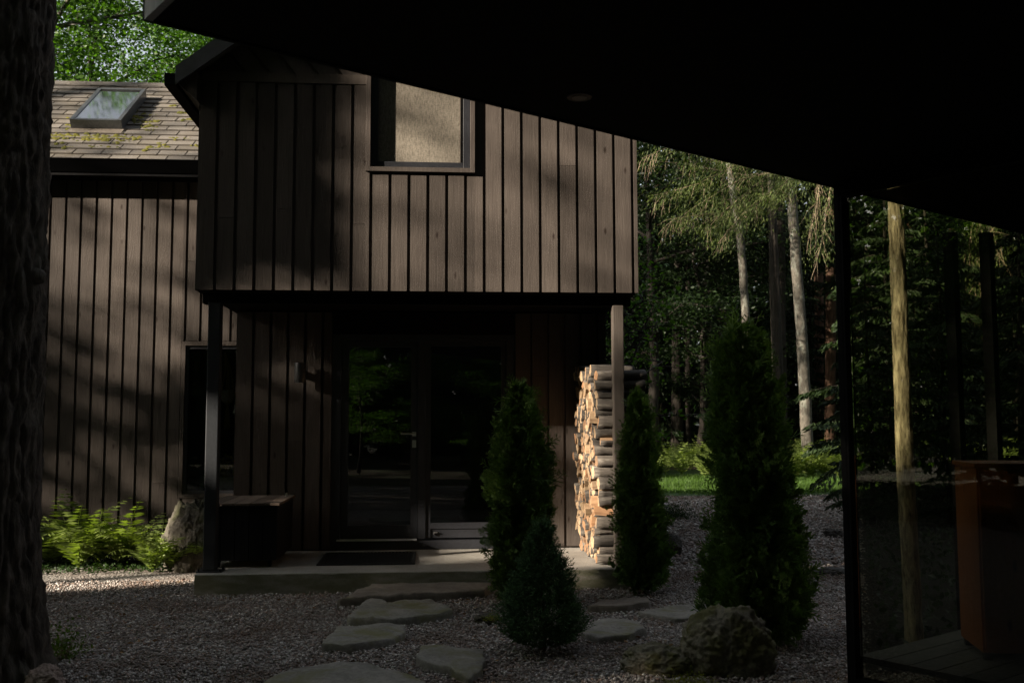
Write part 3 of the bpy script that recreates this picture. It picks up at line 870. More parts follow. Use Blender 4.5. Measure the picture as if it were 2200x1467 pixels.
for col in range(ncol):
    z = SLAB + 0.056; row = 0
    ztop = 1.86 if col == 0 else (1.80 if col < 3 else 1.95)
    while z < ztop and row < len(ORD):
        h = rg.uniform(0.06, 0.098) if col else rg.uniform(.07, .1)
        kind = rg.choice(['round', 'half', 'wedge', 'wedge', 'half']) if col else rg.choice(['round', 'round', 'half'])
        if (row == 0 and col == 0) or z > ztop - .14: kind = 'round'
        o = link('firewood_log', rg.choice(LOGM[kind]))
        s = h / 0.092 * rg.uniform(1.0, 1.12)
        y = 8.86 + col*stack_sp + (0.5*stack_sp if row % 2 else 0) * 0.55 + rg.uniform(-.015, .015)
        if row == 0: y = 8.87 + col*stack_sp
        step = 0.0
        if col == 0 and row > 4: step = 0.015
        x = 1.435 + step + rg.gauss(0, .017) + (0.03 if row < 2 and col > 3 else 0)
        o.location = (x, y, z)
        o.scale = (rg.uniform(0.93, 1.1), s * (stack_sp / 0.108), s)
        o.rotation_euler = (rg.uniform(0, 6.28) if kind != 'half' else rg.choice([0, pi, pi/2, 4]) + rg.uniform(-.4, .4), rg.uniform(-.05, .05), rg.uniform(-.07, .07))
        setp(o, '%s, %s row of the firewood stack, %s' % (KN[kind], ORD[row], BACK[col]), 'firewood log', 'firewood logs stacked beside the timber porch post')
        z += h; row += 1

# ================================================================== GROUND
def gz(x, y):
    return 0.0
def sheet(name, pts_fn, nx, ny, x0, x1, y0, y1, z, mats, kind='structure', amp=0.0, label=None):
    V = []; F = []
    for j in range(ny+1):
        for i in range(nx+1):
            x = x0 + (x1-x0)*i/nx; y = y0 + (y1-y0)*j/ny
            V.append((x, y, z + (amp*noise.noise(Vector((x*1.3, y*1.3, 0.7))) if amp else 0)))
    for j in range(ny):
        for i in range(nx):
            a = j*(nx+1)+i; F.append((a, a+1, a+nx+2, a+nx+1))
    o = link(name, np_mesh_idx(name, np.array(V), np.array(F), mats, True)); o['kind'] = kind
    return o
mg, nt, p = newmat('forest floor')
n1 = noisetex(nt, coords(nt), 0.8, 6, 0.65); n2 = noisetex(nt, coords(nt), 26, 5, 0.7)
c_ = ramp(nt, n2, [(0.3, (0.025, 0.018, 0.011)), (0.55, (0.07, 0.05, 0.03)), (0.75, (0.15, 0.10, 0.06))])
c_ = mixc(nt, ramp(nt, n1, [(0.45, (0,)*3), (0.6, (1,)*3)]), c_, (0.03, 0.05, 0.012))
L(nt, c_, p.inputs['Base Color']); p.inputs['Roughness'].default_value = 0.95; L(nt, bump(nt, n2, 1.0, 0.03), p.inputs['Normal'])
sheet('ground', None, 60, 60, -260, 260, -260, 260, -0.03, mg)
mgr, nt, p = newmat('gravel bed')
vo = N(nt, 'ShaderNodeTexVoronoi'); vo.inputs['Scale'].default_value = 46; vo.inputs['Randomness'].default_value = 1.0
L(nt, coords(nt), vo.inputs['Vector'])
n1 = noisetex(nt, coords(nt), 1.1, 5, 0.6)
gc = ramp(nt, vo.outputs['Color'], [(0.1, (0.08, 0.07, 0.06)), (0.5, (0.20, 0.18, 0.16)), (0.9, (0.42, 0.39, 0.36))])
gc = mixc(nt, ramp(nt, n1, [(0.45, (0,)*3), (0.65, (0.5,)*3)]), gc, (0.12, 0.07, 0.045))
L(nt, gc, p.inputs['Base Color']); p.inputs['Roughness'].default_value = 0.9
iv = N(nt, 'ShaderNodeMath', operation='SUBTRACT'); iv.inputs[0].default_value = 0.6; L(nt, vo.outputs['Distance'], iv.inputs[1])
L(nt, bump(nt, iv.outputs[0], 1.0, 0.02), p.inputs['Normal'])
drive = sheet('gravel_drive', None, 90, 60, -8.0, 14.0, -3.0, 19.4, -0.012, mgr, amp=0.012)
ml, nt, p = newmat('lawn soil')
n2 = noisetex(nt, coords(nt), 20, 4)
L(nt, ramp(nt, n2, [(0.3, (0.02, 0.045, 0.01)), (0.7, (0.05, 0.10, 0.02))]), p.inputs['Base Color']); p.inputs['Roughness'].default_value = 0.9
sheet('lawn', None, 20, 10, 3.0, 34.0, 19.4, 30.0, 0.0, ml)

# pebbles as real stones, one mass
def pebbles(name, n, sampler, r0, r1, mat, rg, z=0.0):
    P = sampler(n); n = len(P)
    octv = np.array([(1,0,0),(-1,0,0),(0,1,0),(0,-1,0),(0,0,1),(0,0,-1)], float)
    octf = np.array([(0,2,4),(2,1,4),(1,3,4),(3,0,4),(2,0,5),(1,2,5),(3,1,5),(0,3,5)])
    sc = rg.uniform(r0, r1, (n, 1, 1)) * (0.7 + 0.6*rg.random((n, 1, 3))) * np.array([1, 1, .62])
    V = octv[None] * (1 + 0.35*(rg.random((n, 6, 3)) - .5)) * sc
    an = rg.uniform(0, 2*pi, n); ti = rg.normal(0, .35, n)
    ca, sa = np.cos(an)[:, None], np.sin(an)[:, None]; ct, st = np.cos(ti)[:, None], np.sin(ti)[:, None]
    x, y, zz = V[..., 0], V[..., 1], V[..., 2]
    y, zz = y*ct - zz*st, y*st + zz*ct
    x, y = x*ca - y*sa, x*sa + y*ca
    V = np.stack([x, y, zz], -1) + P[:, None, :]
    F = (octf[None] + (np.arange(n)*6)[:, None, None]).reshape(-1, 3)
    o = link(name, np_mesh_idx(name, V.reshape(-1, 3), F, mat)); return o
mp_, nt, p = newmat('pebbles')
g = N(nt, 'ShaderNodeNewGeometry')
pc = ramp(nt, g.outputs['Random Per Island'], [(0.0, (0.12, 0.10, 0.088)), (0.35, (0.30, 0.263, 0.24)), (0.5, (0.27, 0.175, 0.13)), (0.6, (0.38, 0.34, 0.31)), (0.85, (0.44, 0.41, 0.385)), (0.94, (0.68, 0.65, 0.62)), (1.0, (0.14, 0.09, 0.06))])
n1 = noisetex(nt, coords(nt), 1.4, 4, 0.6)
pc = mixc(nt, ramp(nt, n1, [(0.48, (0,)*3), (0.66, (0.7,)*3)]), pc, (0.16, 0.095, 0.062))
L(nt, pc, p.inputs['Base Color']); p.inputs['Roughness'].default_value = 0.75
STONES = [
 ('broad brown step stone lying against the slab edge', [(725,1292),(760,1278),(795,1262),(870,1240),(960,1238),(1045,1242),(1060,1262),(1040,1272),(900,1282),(800,1288)], 0.075),
 ('grey flagstone with a split back edge, just past the step stone', [(745,1333),(765,1312),(795,1290),(822,1291),(828,1299),(850,1294),(925,1290),(955,1303),(972,1316),(950,1322),(905,1330),(840,1336)], 0.06),
 ('pale grey flagstone at the left side of the path', [(690,1389),(705,1372),(725,1350),(825,1342),(868,1350),(872,1362),(848,1376),(760,1391)], 0.05),
 ('squarish grey-green flagstone left of the little spruce', [(893,1418),(905,1390),(960,1394),(1036,1397),(1043,1425),(1030,1448),(1005,1462),(960,1440),(918,1430)], 0.045),
 ('wide flagstone cut off by the bottom of the view', [(540,1485),(600,1452),(650,1436),(720,1428),(795,1430),(840,1442),(905,1462),(950,1490),(800,1520),(640,1515)], 0.05),
 ('dark flagstone between the little spruce and the mossy boulder', [(1252,1340),(1310,1333),(1372,1338),(1388,1356),(1350,1369),(1290,1374),(1250,1366)], 0.04),
 ('low dark slab stone at the foot of the slim thuja', [(1262,1306),(1290,1294),(1340,1286),(1392,1287),(1396,1297),(1330,1308)], 0.05),
 ('sunken flagstone half hidden behind the mossy boulder', [(1370,1318),(1430,1305),(1490,1300),(1535,1306),(1530,1326),(1450,1332)], 0.03),
]
def inpoly(x, y, poly):
    """vectorised even-odd test"""
    c = np.zeros(np.shape(x), bool); n = len(poly)
    for i in range(n):
        x0, y0 = poly[i]; x1, y1 = poly[(i+1) % n]
        if y0 == y1: continue
        c ^= ((y0 > y) != (y1 > y)) & (x < (x1-x0)*(y-y0)/(y1-y0) + x0)
    return c
SP = [[(q.x, q.y) for q in (onz(px, py, h*0.6) for px, py in poly)] for _, poly, h in STONES]
def keep_gravel(P):
    x, y = P[:, 0], P[:, 1]
    k = ~((x > -2.0) & (x < 1.94) & (y > 8.62) & (y < 11.5)) & ~((x < -1.9) & (y > 11.2)) & ~((x < -1.97) & (y > 9.45))
    for s in SP: k &= ~inpoly(x, y, s)
    k &= np.hypot(x+2.62, y-5.9) > 0.36
    k &= ~((y > 5.7) & (x > at(1838, 900, 1.0).x*y + .06))
    return P[k]
rgp = np.random.default_rng(3)
def near(n):
    y = rgp.uniform(4.9, 9.8, n); x = -0.46*y - 0.3 + rgp.random(n) * (0.46*y + 0.3 + 0.62*y + 0.3)
    P = np.stack([x, y, rgp.uniform(-0.006, 0.012, n)], 1)
    d = rgp.random(n) < np.clip(9.5/np.maximum(y, 1)**1.05, 0, 1.0) + .0
    return keep_gravel(P[d])
def far(n):
    y = rgp.uniform(9.5, 19.3, n); x = 2.3 + rgp.random(n) * (0.64*y - 1.4)
    return keep_gravel(np.stack([x, y, rgp.uniform(-0.006, 0.012, n)], 1))
o = pebbles('gravel', 115000, near, 0.0055, 0.014, mp_, rgp); o['kind'] = 'stuff'
o = pebbles('far_gravel', 24000, far, 0.014, 0.028, mp_, rgp); o['kind'] = 'stuff'

ml_, nt, p = newmat('fallen leaves')
g = N(nt, 'ShaderNodeNewGeometry')
L(nt, ramp(nt, g.outputs['Random Per Island'], [(0.0, (0.10, 0.05, 0.025)), (0.5, (0.20, 0.11, 0.05)), (1.0, (0.30, 0.20, 0.09))]), p.inputs['Base Color']); p.inputs['Roughness'].default_value = 0.8
n = 2600; y = rgp.uniform(4.9, 9.6, n); x = -0.46*y - 0.2 + rgp.random(n)*(1.0*y + .4)
Pl = np.stack([x, y, rgp.uniform(.008, .02, n)], 1); Pl = keep_gravel(Pl)
nz_ = np.array([noise.noise(Vector((a*1.1, b*1.1, 7))) for a, b in Pl[:, :2]]); Pl = Pl[rgp.random(len(Pl)) < np.clip(.25 + nz_*1.3, .05, 1)]; n = len(Pl)
o = link('leaf_litter', np_mesh('leaf_litter', leaves(Pl, rgp.uniform(.02, .05, n), rgp.uniform(.008, .022, n), rgp.normal(size=(n, 3))*np.array([1, 1, .18]), rgp), 4, ml_)); o['kind'] = 'stuff'
# ------------------------------------------------------------------ stones and boulders
mflag = rock_mat('flagstone', (0.13, 0.122, 0.106), (0.31, 0.29, 0.255), (0.15, 0.142, 0.075), 0.56, 5.0)
mflag2 = rock_mat('brown flagstone', (0.12, 0.10, 0.082), (0.23, 0.195, 0.16), (0.12, 0.11, 0.06), 0.64, 3.0)
for i, ((lab, _, h), poly) in enumerate(zip(STONES, SP)):
    rg = random.Random(40+i)
    # densify and roughen the outline
    P = []
    for k in range(len(poly)):
        a = Vector((*poly[k], 0)); b = Vector((*poly[(k+1) % len(poly)], 0)); m_ = max(2, int((b-a).length/0.035))
        for t in range(m_):
            q = a.lerp(b, t/m_); n_ = (noise.noise(Vector((q.x*14, q.y*14, i)))*0.012 + noise.noise(Vector((q.x*45, q.y*45, i)))*0.006)
            d_ = (b-a).normalized(); P.append(q + Vector((d_.y, -d_.x, 0))*n_)
    cx = sum(q.x for q in P)/len(P); cy_ = sum(q.y for q in P)/len(P); n = len(P); v = []; f = []
    levels = [(1.01, -0.05), (1.0, h*0.5), (0.992, h*0.86), (0.975, h*.98), (0.90, h*1.01), (0.74, h), (0.6, h), (0.45, h), (0.3, h), (0.15, h)]
    for li, (s, z) in enumerate(levels):
        for q in P:
            x, y = cx+(q.x-cx)*s, cy_+(q.y-cy_)*s
            zz = z + (0.018*noise.noise(Vector((x*5, y*5, i*3.3))) + 0.009*noise.noise(Vector((x*15, y*15, i))) + 0.004*noise.noise(Vector((x*40, y*40, i))) if li > 1 else 0)
            v.append((x, y, zz))
    for li in range(len(levels)-1):
        for k in range(n):
            a, b = li*n+k, li*n+(k+1) % n; f.append((a, b, b+n, a+n))
    f.append(tuple(range((len(levels)-1)*n, len(levels)*n)))
    me = bpy.data.meshes.new('stepping_stone'); me.from_pydata(v, [], f); me.materials.append(mflag2 if i in (0, 6) else mflag)
    me.polygons.foreach_set('use_smooth', [True]*len(f)); me.update()
    o = link('stepping_stone', me); setp(o, lab, 'stepping stone', 'flat stones of the path')

def boulder(name, loc, size, seed, mat, label, cat='boulder', sharp=0.35, sub=6, group=None, rotz=0.0, top=None, shear=(0, 0)):
    bm = bmesh.new(); bmesh.ops.create_icosphere(bm, subdivisions=sub, radius=1)
    rg = random.Random(seed)
    planes = [(Vector((rg.gauss(0,1), rg.gauss(0,1), rg.gauss(0,.7))).normalized(), rg.uniform(.62, .92)) for _ in range(9)]
    planes += [(Vector(a).normalized(), b) for a, b in (top or [])]
    for v in bm.verts:
        d = v.co.normalized(); r_ = 1.0
        for n_, k in planes:
            dn = d.dot(n_)
            if dn > 0: r_ = min(r_, k/dn if dn > k else 1.0)
        r_ = r_*sharp*2 + (1-sharp*2) if sharp < .5 else r_
        q = d*2.1 + Vector((seed*3.1, 0, 0))
        r_ *= 1 + 0.15*noise.noise(q) + 0.10*noise.noise(q*2.3) + 0.07*noise.noise(q*5.7) + 0.035*noise.noise(q*12) + 0.02*noise.noise(q*25)
        c_ = d*r_
        x, y, z = c_.x*size[0], c_.y*size[1], c_.z*size[2]
        v.co = (x + shear[0]*z, y + shear[1]*z, z)
    me = bpy.data.meshes.new(name); bm.to_mesh(me); bm.free(); me.materials.append(mat)
    me.polygons.foreach_set('use_smooth', [True]*len(me.polygons))
    o = link(name, me); o.location = loc; o.rotation_euler = (0, 0, rotz)
    return setp(o, label, cat, group)
rm = rock_mat('mossy boulder', (0.07, 0.063, 0.048), (0.27, 0.245, 0.185), (0.12, 0.115, 0.05), 0.5, 11)
rs = rock_mat('standing stone', (0.03, 0.027, 0.021), (0.135, 0.12, 0.098), (0.05, 0.052, 0.024), 0.52, 8)
rp_ = rock_mat('pinkish fieldstone', (0.24, 0.17, 0.14), (0.36, 0.29, 0.25), None, 0.5, 5)
rd = rock_mat('dark stone', (0.06, 0.055, 0.05), (0.15, 0.14, 0.13), (0.08, 0.08, 0.04), 0.6, 8)
p0 = onz(1562, 1440, 0)
boulder('boulder', (p0.x, p0.y, 0.10), (0.275, 0.23, 0.27), 3, rm, 'large mossy brown boulder at the foot of the big thuja', sharp=0.3)
p0 = onz(1425, 1440, 0)
boulder('boulder', (p0.x, p0.y, 0.03), (0.24, 0.17, 0.135), 8, rm, 'low mossy rock on the left of the large boulder', sharp=0.3)
p0 = onz(96, 1478, 0)
boulder('boulder', (p0.x, p0.y, 0.035), (0.105, 0.10, 0.095), 5, rp_, 'smooth pinkish rock by the big tree trunk', sharp=0.15)
p0 = at(392, 1120, 9.75)
boulder('boulder', (p0.x - 0.02, 10.2, 0.22), (0.34, 0.2, 0.54), 23, rs, 'upright weathered stone standing behind the steel post', sharp=0.46, shear=(0.10, 0.1), top=[((0.1, 0, 1), .70), ((1, -.2, 0), .66), ((-1, -.3, .45), .74), ((0, -1, .15), .7)])
p0 = onz(1052, 1336, 0)
boulder('small_rock', (p0.x, p0.y, 0.015), (0.11, 0.08, 0.055), 15, rs, 'small flat rock capped with moss left of the thujas', 'rock', sharp=0.4)
p0 = onz(1440, 1190, 0)
boulder('small_rock', (p0.x, p0.y, 0.07), (0.13, 0.12, 0.15), 17, rd, 'dark rock standing right of the slim thuja', 'rock', sharp=0.42)
p0 = onz(1790, 1152, 0)
boulder('small_rock', (p0.x, p0.y, 0.03), (0.12, 0.1, 0.07), 18, rd, 'small dark rock on the far gravel by the glass screen', 'rock', sharp=0.3)
p0 = onz(1785, 1232, 0)
boulder('small_rock', (p0.x, p0.y, 0.01), (0.16, 0.1, 0.05), 19, rd, 'flat dark stone behind the right side of the big thuja', 'rock', sharp=0.3)

# ================================================================== PLANTS
MF = leaf_mat('fern green', (0.07, 0.105, 0.025), (0.20, 0.255, 0.065), 0.35)
MT = leaf_mat('thuja green', (0.035, 0.085, 0.02), (0.14, 0.205, 0.05), 0.2, 0.6, 0.2)
MS = leaf_mat('spruce green', (0.032, 0.085, 0.036), (0.095, 0.17, 0.065), 0.1, 0.6, 0.2)
MW = leaf_mat('weed green', (0.05, 0.09, 0.012), (0.12, 0.19, 0.03), 0.35)
MY = leaf_mat('stonecrop yellow', (0.10, 0.13, 0.01), (0.26, 0.25, 0.02), 0.3)
MG = leaf_mat('grass green', (0.035, 0.075, 0.012), (0.085, 0.155, 0.028), 0.35)
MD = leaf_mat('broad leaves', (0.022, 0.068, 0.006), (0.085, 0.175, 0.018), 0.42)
MD2 = leaf_mat('dark broad leaves', (0.007, 0.018, 0.005), (0.024, 0.048, 0.010), 0.25)  # darker copy of the broad leaves, woodland shade put into the colour
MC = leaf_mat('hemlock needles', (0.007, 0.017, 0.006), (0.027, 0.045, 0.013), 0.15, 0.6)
MCL = leaf_mat('sunny hemlock needles', (0.018, 0.038, 0.010), (0.095, 0.12, 0.03), 0.3, 0.6)  # lighter copy of the hemlock needles, sunlight put into the colour
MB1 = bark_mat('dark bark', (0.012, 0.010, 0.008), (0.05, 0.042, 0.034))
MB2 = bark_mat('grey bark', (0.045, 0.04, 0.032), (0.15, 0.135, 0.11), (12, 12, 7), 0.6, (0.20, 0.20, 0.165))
MB3 = bark_mat('reddish bark', (0.06, 0.035, 0.022), (0.17, 0.10, 0.065))
MTW = plain_mat('dry twigs', (0.22, 0.17, 0.11), 0.9, 0, 40, 0.3)

def fern_mesh(name, seed, nf, L_, fine=True, pairs=20):
    rg = np.random.default_rng(seed); Q = []
    for k in range(nf):
        az = 2*pi*k/nf + rg.uniform(-.35, .35); l = L_*rg.uniform(.7, 1.15); el0 = rg.uniform(1.1, 1.5); el1 = rg.uniform(-0.9, 0.7)
        n = 26; pos = np.zeros(3); path = []
        for i in range(n):
            t = i/(n-1); el = el0 + (el1-el0)*t**1.3; a2 = az + 0.25*t*rg.uniform(-.2, .2)
            d = np.array([cos(el)*cos(a2), cos(el)*sin(a2), sin(el)]); path.append((pos.copy(), d)); pos = pos + d*l/(n-1)
        side0 = np.array([-sin(az), cos(az), 0]); tw = rg.uniform(-.5, .5)
        for i in range(n-1):                              # rachis
            p, d = path[i]; q = path[i+1][0]; w_ = 0.004*(1-i/n)
            Q.append([p - side0*w_, q - side0*w_, q + side0*w_, p + side0*w_])
        for j in range(pairs):
            t = 0.14 + 0.85*j/pairs; i = min(n-2, int(t*(n-1))); p, d = path[i]
            prof = min(1, (t-0.06)/0.22)*(1-t)**0.75*1.25
            ll = l*0.26*prof + 0.008
            nrm = np.cross(d, side0)
            for sgn in (-1, 1):
                pd = unit(side0*sgn*cos(tw*.3) + d*0.38 - nrm*0.12*rg.uniform(0, 1.5) + np.array([0, 0, -0.18*t]))
                if fine:
                    m_ = 5
                    for s in range(m_):
                        c = p + pd*ll*(s+0.3)/m_; wl = ll*0.25*(1-(s/m_)**1.5) + 0.004
                        for s2 in (-1, 1):
                            e = unit(d*s2 + pd*0.75)
                            o_ = np.cross(e, nrm)*0.0085
                            Q.append([c, c+e*wl*.5+o_*1.3, c+e*wl, c+e*wl*.5-o_*1.3])
                else:
                    o_ = d*min(ll*0.15, l*0.021)
                    Q.append([p, p+pd*ll*.4+o_, p+pd*ll, p+pd*ll*.4-o_])
    return np_mesh(name, np.array(Q), 4, MF)

fern_pts = [(118, 1210, .50, 'low fern cut off by the tree trunk at the left'), (165, 1222, .62, 'broad bright fern with fronds reaching over the gravel'),
            (205, 1195, .78, 'tall arching fern leaning on the wall beneath two fronds'), (255, 1215, .66, 'thick sunlit fern in the middle of the bed'),
            (262, 1190, .80, 'fern holding one upright frond against the boards'), (300, 1212, .60, 'fern with pale tips beside the upright stone'),
            (348, 1208, .50, 'short fern at the foot of the upright stone'), (395, 1208, .46, 'dark low fern between the stone and the steel post'), (140, 1185, .66, 'shaded fern behind the others next to the trunk'), (372, 1226, .46, 'small arching fern spreading across the base of the upright stone'), (418, 1224, .42, 'little fern almost touching the steel post'), (325, 1228, .52, 'low front fern drooping over the gravel edge left of the stone')]
for i, (px, py, ln, lab) in enumerate(fern_pts):
    q = onz(px, py, 0.0)
    o = link('fern', fern_mesh('fern', 100+i, 13, ln*1.15, False, 14)); o.location = (q.x, min(q.y + 0.05, 10.6), -0.02); setp(o, lab, 'fern', 'ferns in the bed under the wing wall')

# undergrowth filling the bed
rg = np.random.default_rng(8)
Cc = np.stack([rg.uniform(-4.6, -2.15, 2600), rg.uniform(10.0, 11.15, 2600), np.abs(rg.normal(0, 0.025, 2600))], 1)
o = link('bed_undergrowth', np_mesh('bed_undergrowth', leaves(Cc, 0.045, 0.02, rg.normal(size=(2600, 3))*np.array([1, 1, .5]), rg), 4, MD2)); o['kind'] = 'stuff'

def sprays(C, D, U, ln, rg, pairs=4, w=0.008):
    """flat fan sprays -> (n*quads,4,3); C base, D axis, U in-plane side"""
    n = len(C); Q = []
    D = unit(D); U = unit(U - D*np.sum(U*D, -1, keepdims=True)); W = np.cross(D, U)
    ln = ln.reshape(-1, 1)
    def blade(a, d, l, ww):
        s = np.cross(d, W)
        Q.append(np.stack([a, a + d*l*.55 + s*ww, a + d*l, a + d*l*.55 - s*ww], 1))
    blade(C, D, ln, w)
    for k in range(pairs):
        t = 0.12 + 0.75*k/pairs; b = C + D*ln*t + W*rg.normal(0, .003, (n, 1))
        l2 = ln*0.55*(1 - t*0.75)
        for s in (-1, 1):
            d = unit(D*0.72 + U*s*0.7 + W*rg.normal(0, .12, (n, 1)) + np.array([0, 0, -0.1]))
            blade(b, d, l2*rg.uniform(.7, 1.2, (n, 1)), w)
    return np.concatenate(Q, 0)

def thuja(px, py, h, wbase, seed, label, z0=0.0, yellow=False, nsp=5200, Yfix=None, lean=0.0, prof=None):
    q = onz(px, py, 0.0); root = thing('thuja', (q.x, q.y, 0), label, 'shrub', 'upright thujas planted along the gravel path')
    rg = np.random.default_rng(seed)
    prof = prof or [(0, .75), (.12, 1.0), (.3, .97), (.5, .84), (.7, .62), (.85, .40), (.95, .17), (1, .03)]
    zz = np.array([a for a, _ in prof]); rr = np.array([b for _, b in prof])
    t = rg.beta(1.15, 1.35, nsp); an = rg.uniform(0, 2*pi, nsp)
    lump = np.array([noise.noise(Vector((cos(a)*2.1, sin(a)*2.1, b*h*1.5 + seed))) + .6*noise.noise(Vector((cos(a)*3.8, sin(a)*3.8, b*h*5 + seed))) for a, b in zip(an, t)])
    r = wbase/2*np.interp(t, zz, rr)*(1 + 0.62*lump)*np.sqrt(rg.uniform(0.35, 1.0, nsp))
    r = np.maximum(r, 0.012)
    C = np.stack([q.x + r*np.cos(an) + lean*t*h, q.y + r*np.sin(an), 0.05 + t*h*0.97 + rg.normal(0, .015, nsp)], 1)
    out = np.stack([np.cos(an), np.sin(an), np.zeros(nsp)], 1)
    D = out*rg.uniform(.25, .95, (nsp, 1)) + np.array([0, 0, 1.0])*rg.uniform(.25, .95, (nsp, 1)) + rg.normal(0, .28, (nsp, 3))
    Q = sprays(C, D, rg.normal(size=(nsp, 3)) + out*0.4, rg.uniform(.05, .105, nsp)*np.where(rg.random(nsp) < .10, rg.uniform(1.4, 2.3, nsp), 1.0), rg, 4, 0.0052)
    nt_ = 70; tt = rg.uniform(.03, .97, nt_); ta = rg.uniform(0, 2*pi, nt_)            # stray tufts standing out of the outline
    k = np.repeat(np.arange(nt_), 22); rr2 = wbase/2*np.interp(tt, zz, rr)*rg.uniform(.95, 1.28, nt_) + rg.uniform(0, .05, nt_)
    f = rg.random(len(k)); ax = np.stack([np.cos(ta)*.55, np.sin(ta)*.55, np.full(nt_, .8)], 1)[k]
    Ct = np.stack([q.x + rr2[k]*np.cos(ta[k]) + lean*tt[k]*h, q.y + rr2[k]*np.sin(ta[k]), 0.02 + tt[k]*h*.95], 1) + ax*(f*.17 - .1)[:, None] + rg.normal(0, .014, (len(k), 3))
    Q = np.concatenate([Q, sprays(Ct, ax + rg.normal(0, .35, (len(k), 3)), rg.normal(size=(len(k), 3)), rg.uniform(.035, .075, len(k))*(1.15 - f*.5), rg, 4, 0.0048)], 0)
    core = 2600; tc = rg.uniform(0, .94, core); ac = rg.uniform(0, 2*pi, core); rc = wbase/2*np.interp(tc, zz, rr)*0.55*np.sqrt(rg.random(core))
    Cc = np.stack([q.x + rc*np.cos(ac) + lean*tc*h, q.y + rc*np.sin(ac), 0.05 + tc*h*.95], 1)
    Q = np.concatenate([Q, leaves(Cc, .11, .055, rg.normal(size=(core, 3)) + np.array([0, 0, .8]), rg)], 0)
    link('foliage', np_mesh('foliage', Q, 4, MT), root)
    mb = MB(); mb.tube([(q.x, q.y, -0.05), (q.x, q.y, h*0.5), (q.x + lean*h*.8, q.y, h*0.85)], [0.035, 0.022, 0.006], 8); mb.build('trunk', MB3, root)
    return q
thuja(1121, 1300, 1.72, 0.40, 1, 'bushy thuja in front of the glass door with a ragged top', nsp=5600, prof=[(0, .62), (.1, .82), (.3, 1.0), (.5, .95), (.68, .80), (.82, .58), (.92, .28), (1, .03)], lean=-0.01)
thuja(1632, 1380, 2.06, 0.56, 2, 'biggest and tallest thuja, with yellow-green upper sprays, by the mossy boulder', nsp=9000, lean=-0.035, prof=[(0, .86), (.08, 1.02), (.2, .98), (.38, .84), (.55, .78), (.72, .70), (.86, .58), (.94, .42), (.98, .25), (1, .08)])
thuja(1380, 1272, 1.66, 0.36, 3, 'slim pointed thuja standing against the firewood stack and timber post', nsp=5000, lean=-0.012, prof=[(0, .85), (.15, 1.0), (.35, .92), (.55, .74), (.75, .5), (.9, .25), (1, .03)])

# small spruce
q = onz(1166, 1398, 0.0); root = thing('dwarf_spruce', (q.x, q.y, 0), 'small cone-shaped spruce with a plump round base, nearest of the path evergreens', 'shrub')
rg = np.random.default_rng(6); ns = 4200; h = 0.80
t = rg.beta(1.0, 1.7, ns); an = rg.uniform(0, 2*pi, ns)
lump = np.array([noise.noise(Vector((cos(a)*2, sin(a)*2, b*4.5))) for a, b in zip(an, t)])
pr = np.interp(t, [0, .08, .22, .4, .6, .8, 1], [.62, .92, 1.0, .78, .5, .27, .02])*0.255
r = np.maximum(pr*(1 + .35*lump)*np.sqrt(rg.uniform(.2, 1, ns)), .006)
C = np.stack([q.x + r*np.cos(an), q.y + r*np.sin(an), 0.05 + t*h*.95], 1)
out = np.stack([np.cos(an), np.sin(an), 0*an], 1)
D = unit(out*rg.uniform(.4, 1, (ns, 1)) + np.array([0, 0, 1])*rg.uniform(.2, 1.0, (ns, 1)) + rg.normal(0, .25, (ns, 3)))
ln = rg.uniform(.04, .085, (ns, 1)); TR = []
for k in range(18):
    b = C + D*ln*(k/18); nd = unit(D*0.75 + unit(rg.normal(size=(ns, 3)))*0.9); nl = rg.uniform(.012, .019, (ns, 1))
    sd = unit(np.cross(nd, rg.normal(size=(ns, 3))))*0.0026
    TR.append(np.stack([b - sd, b + sd, b + nd*nl], 1))
TR = np.concatenate(TR, 0)
link('foliage', np_mesh('foliage', TR, 3, MS), root)
mb = MB(); mb.tube([(q.x, q.y, -.03), (q.x, q.y, h*.8)], [.022, .004], 8); mb.build('trunk', MB3, root)

def leafclump(name, px, py, sx, sy, sz, n, size, mat, label, cat, seed, z0=0.0, stems=0):
    q = onz(px, py, z0); rg = np.random.default_rng(seed)
    C = np.stack([q.x + rg.normal(0, sx, n), q.y + rg.normal(0, sy, n), z0 + np.abs(rg.normal(0, sz, n))], 1)
    Q = leaves(C, size*rg.uniform(.6, 1.3, n), size*.45, rg.normal(size=(n, 3)) + np.array([0, 0, .5]), rg)
    root = thing(name, (q.x, q.y, z0), label, cat)
    link('leaves', np_mesh('leaves', Q, 4, mat), root)
    mb = MB()
    for k in range(7): mb.tube([(q.x+rg.normal(0, sx*.2), q.y+rg.normal(0, sy*.2), z0-.02), (q.x+rg.normal(0, sx*.8), q.y+rg.normal(0, sy*.8), z0+sz*rg.uniform(.8, 1.6))], [.006, .002], 5)
    mb.build('stems', MTW, root)
leafclump('leafy_weed', 135, 1412, .07, .08, .09, 420, .03, MW, 'small green weed growing by the big tree trunk', 'weed', 31)
leafclump('stonecrop', 1475, 1478, .075, .05, .035, 700, .014, MY, 'yellow-green stonecrop spilling below the large boulder', 'plant', 32)
leafclump('low_shrub', 1432, 1112, .22, .22, .10, 2600, .035, MD2, 'low dark spreading shrub between the slim and the big thuja', 'shrub', 33)
leafclump('moss_tuft', 1062, 1330, .035, .03, .018, 300, .012, MY, 'little cushion of moss on the small flat rock', 'moss', 34, 0.045)


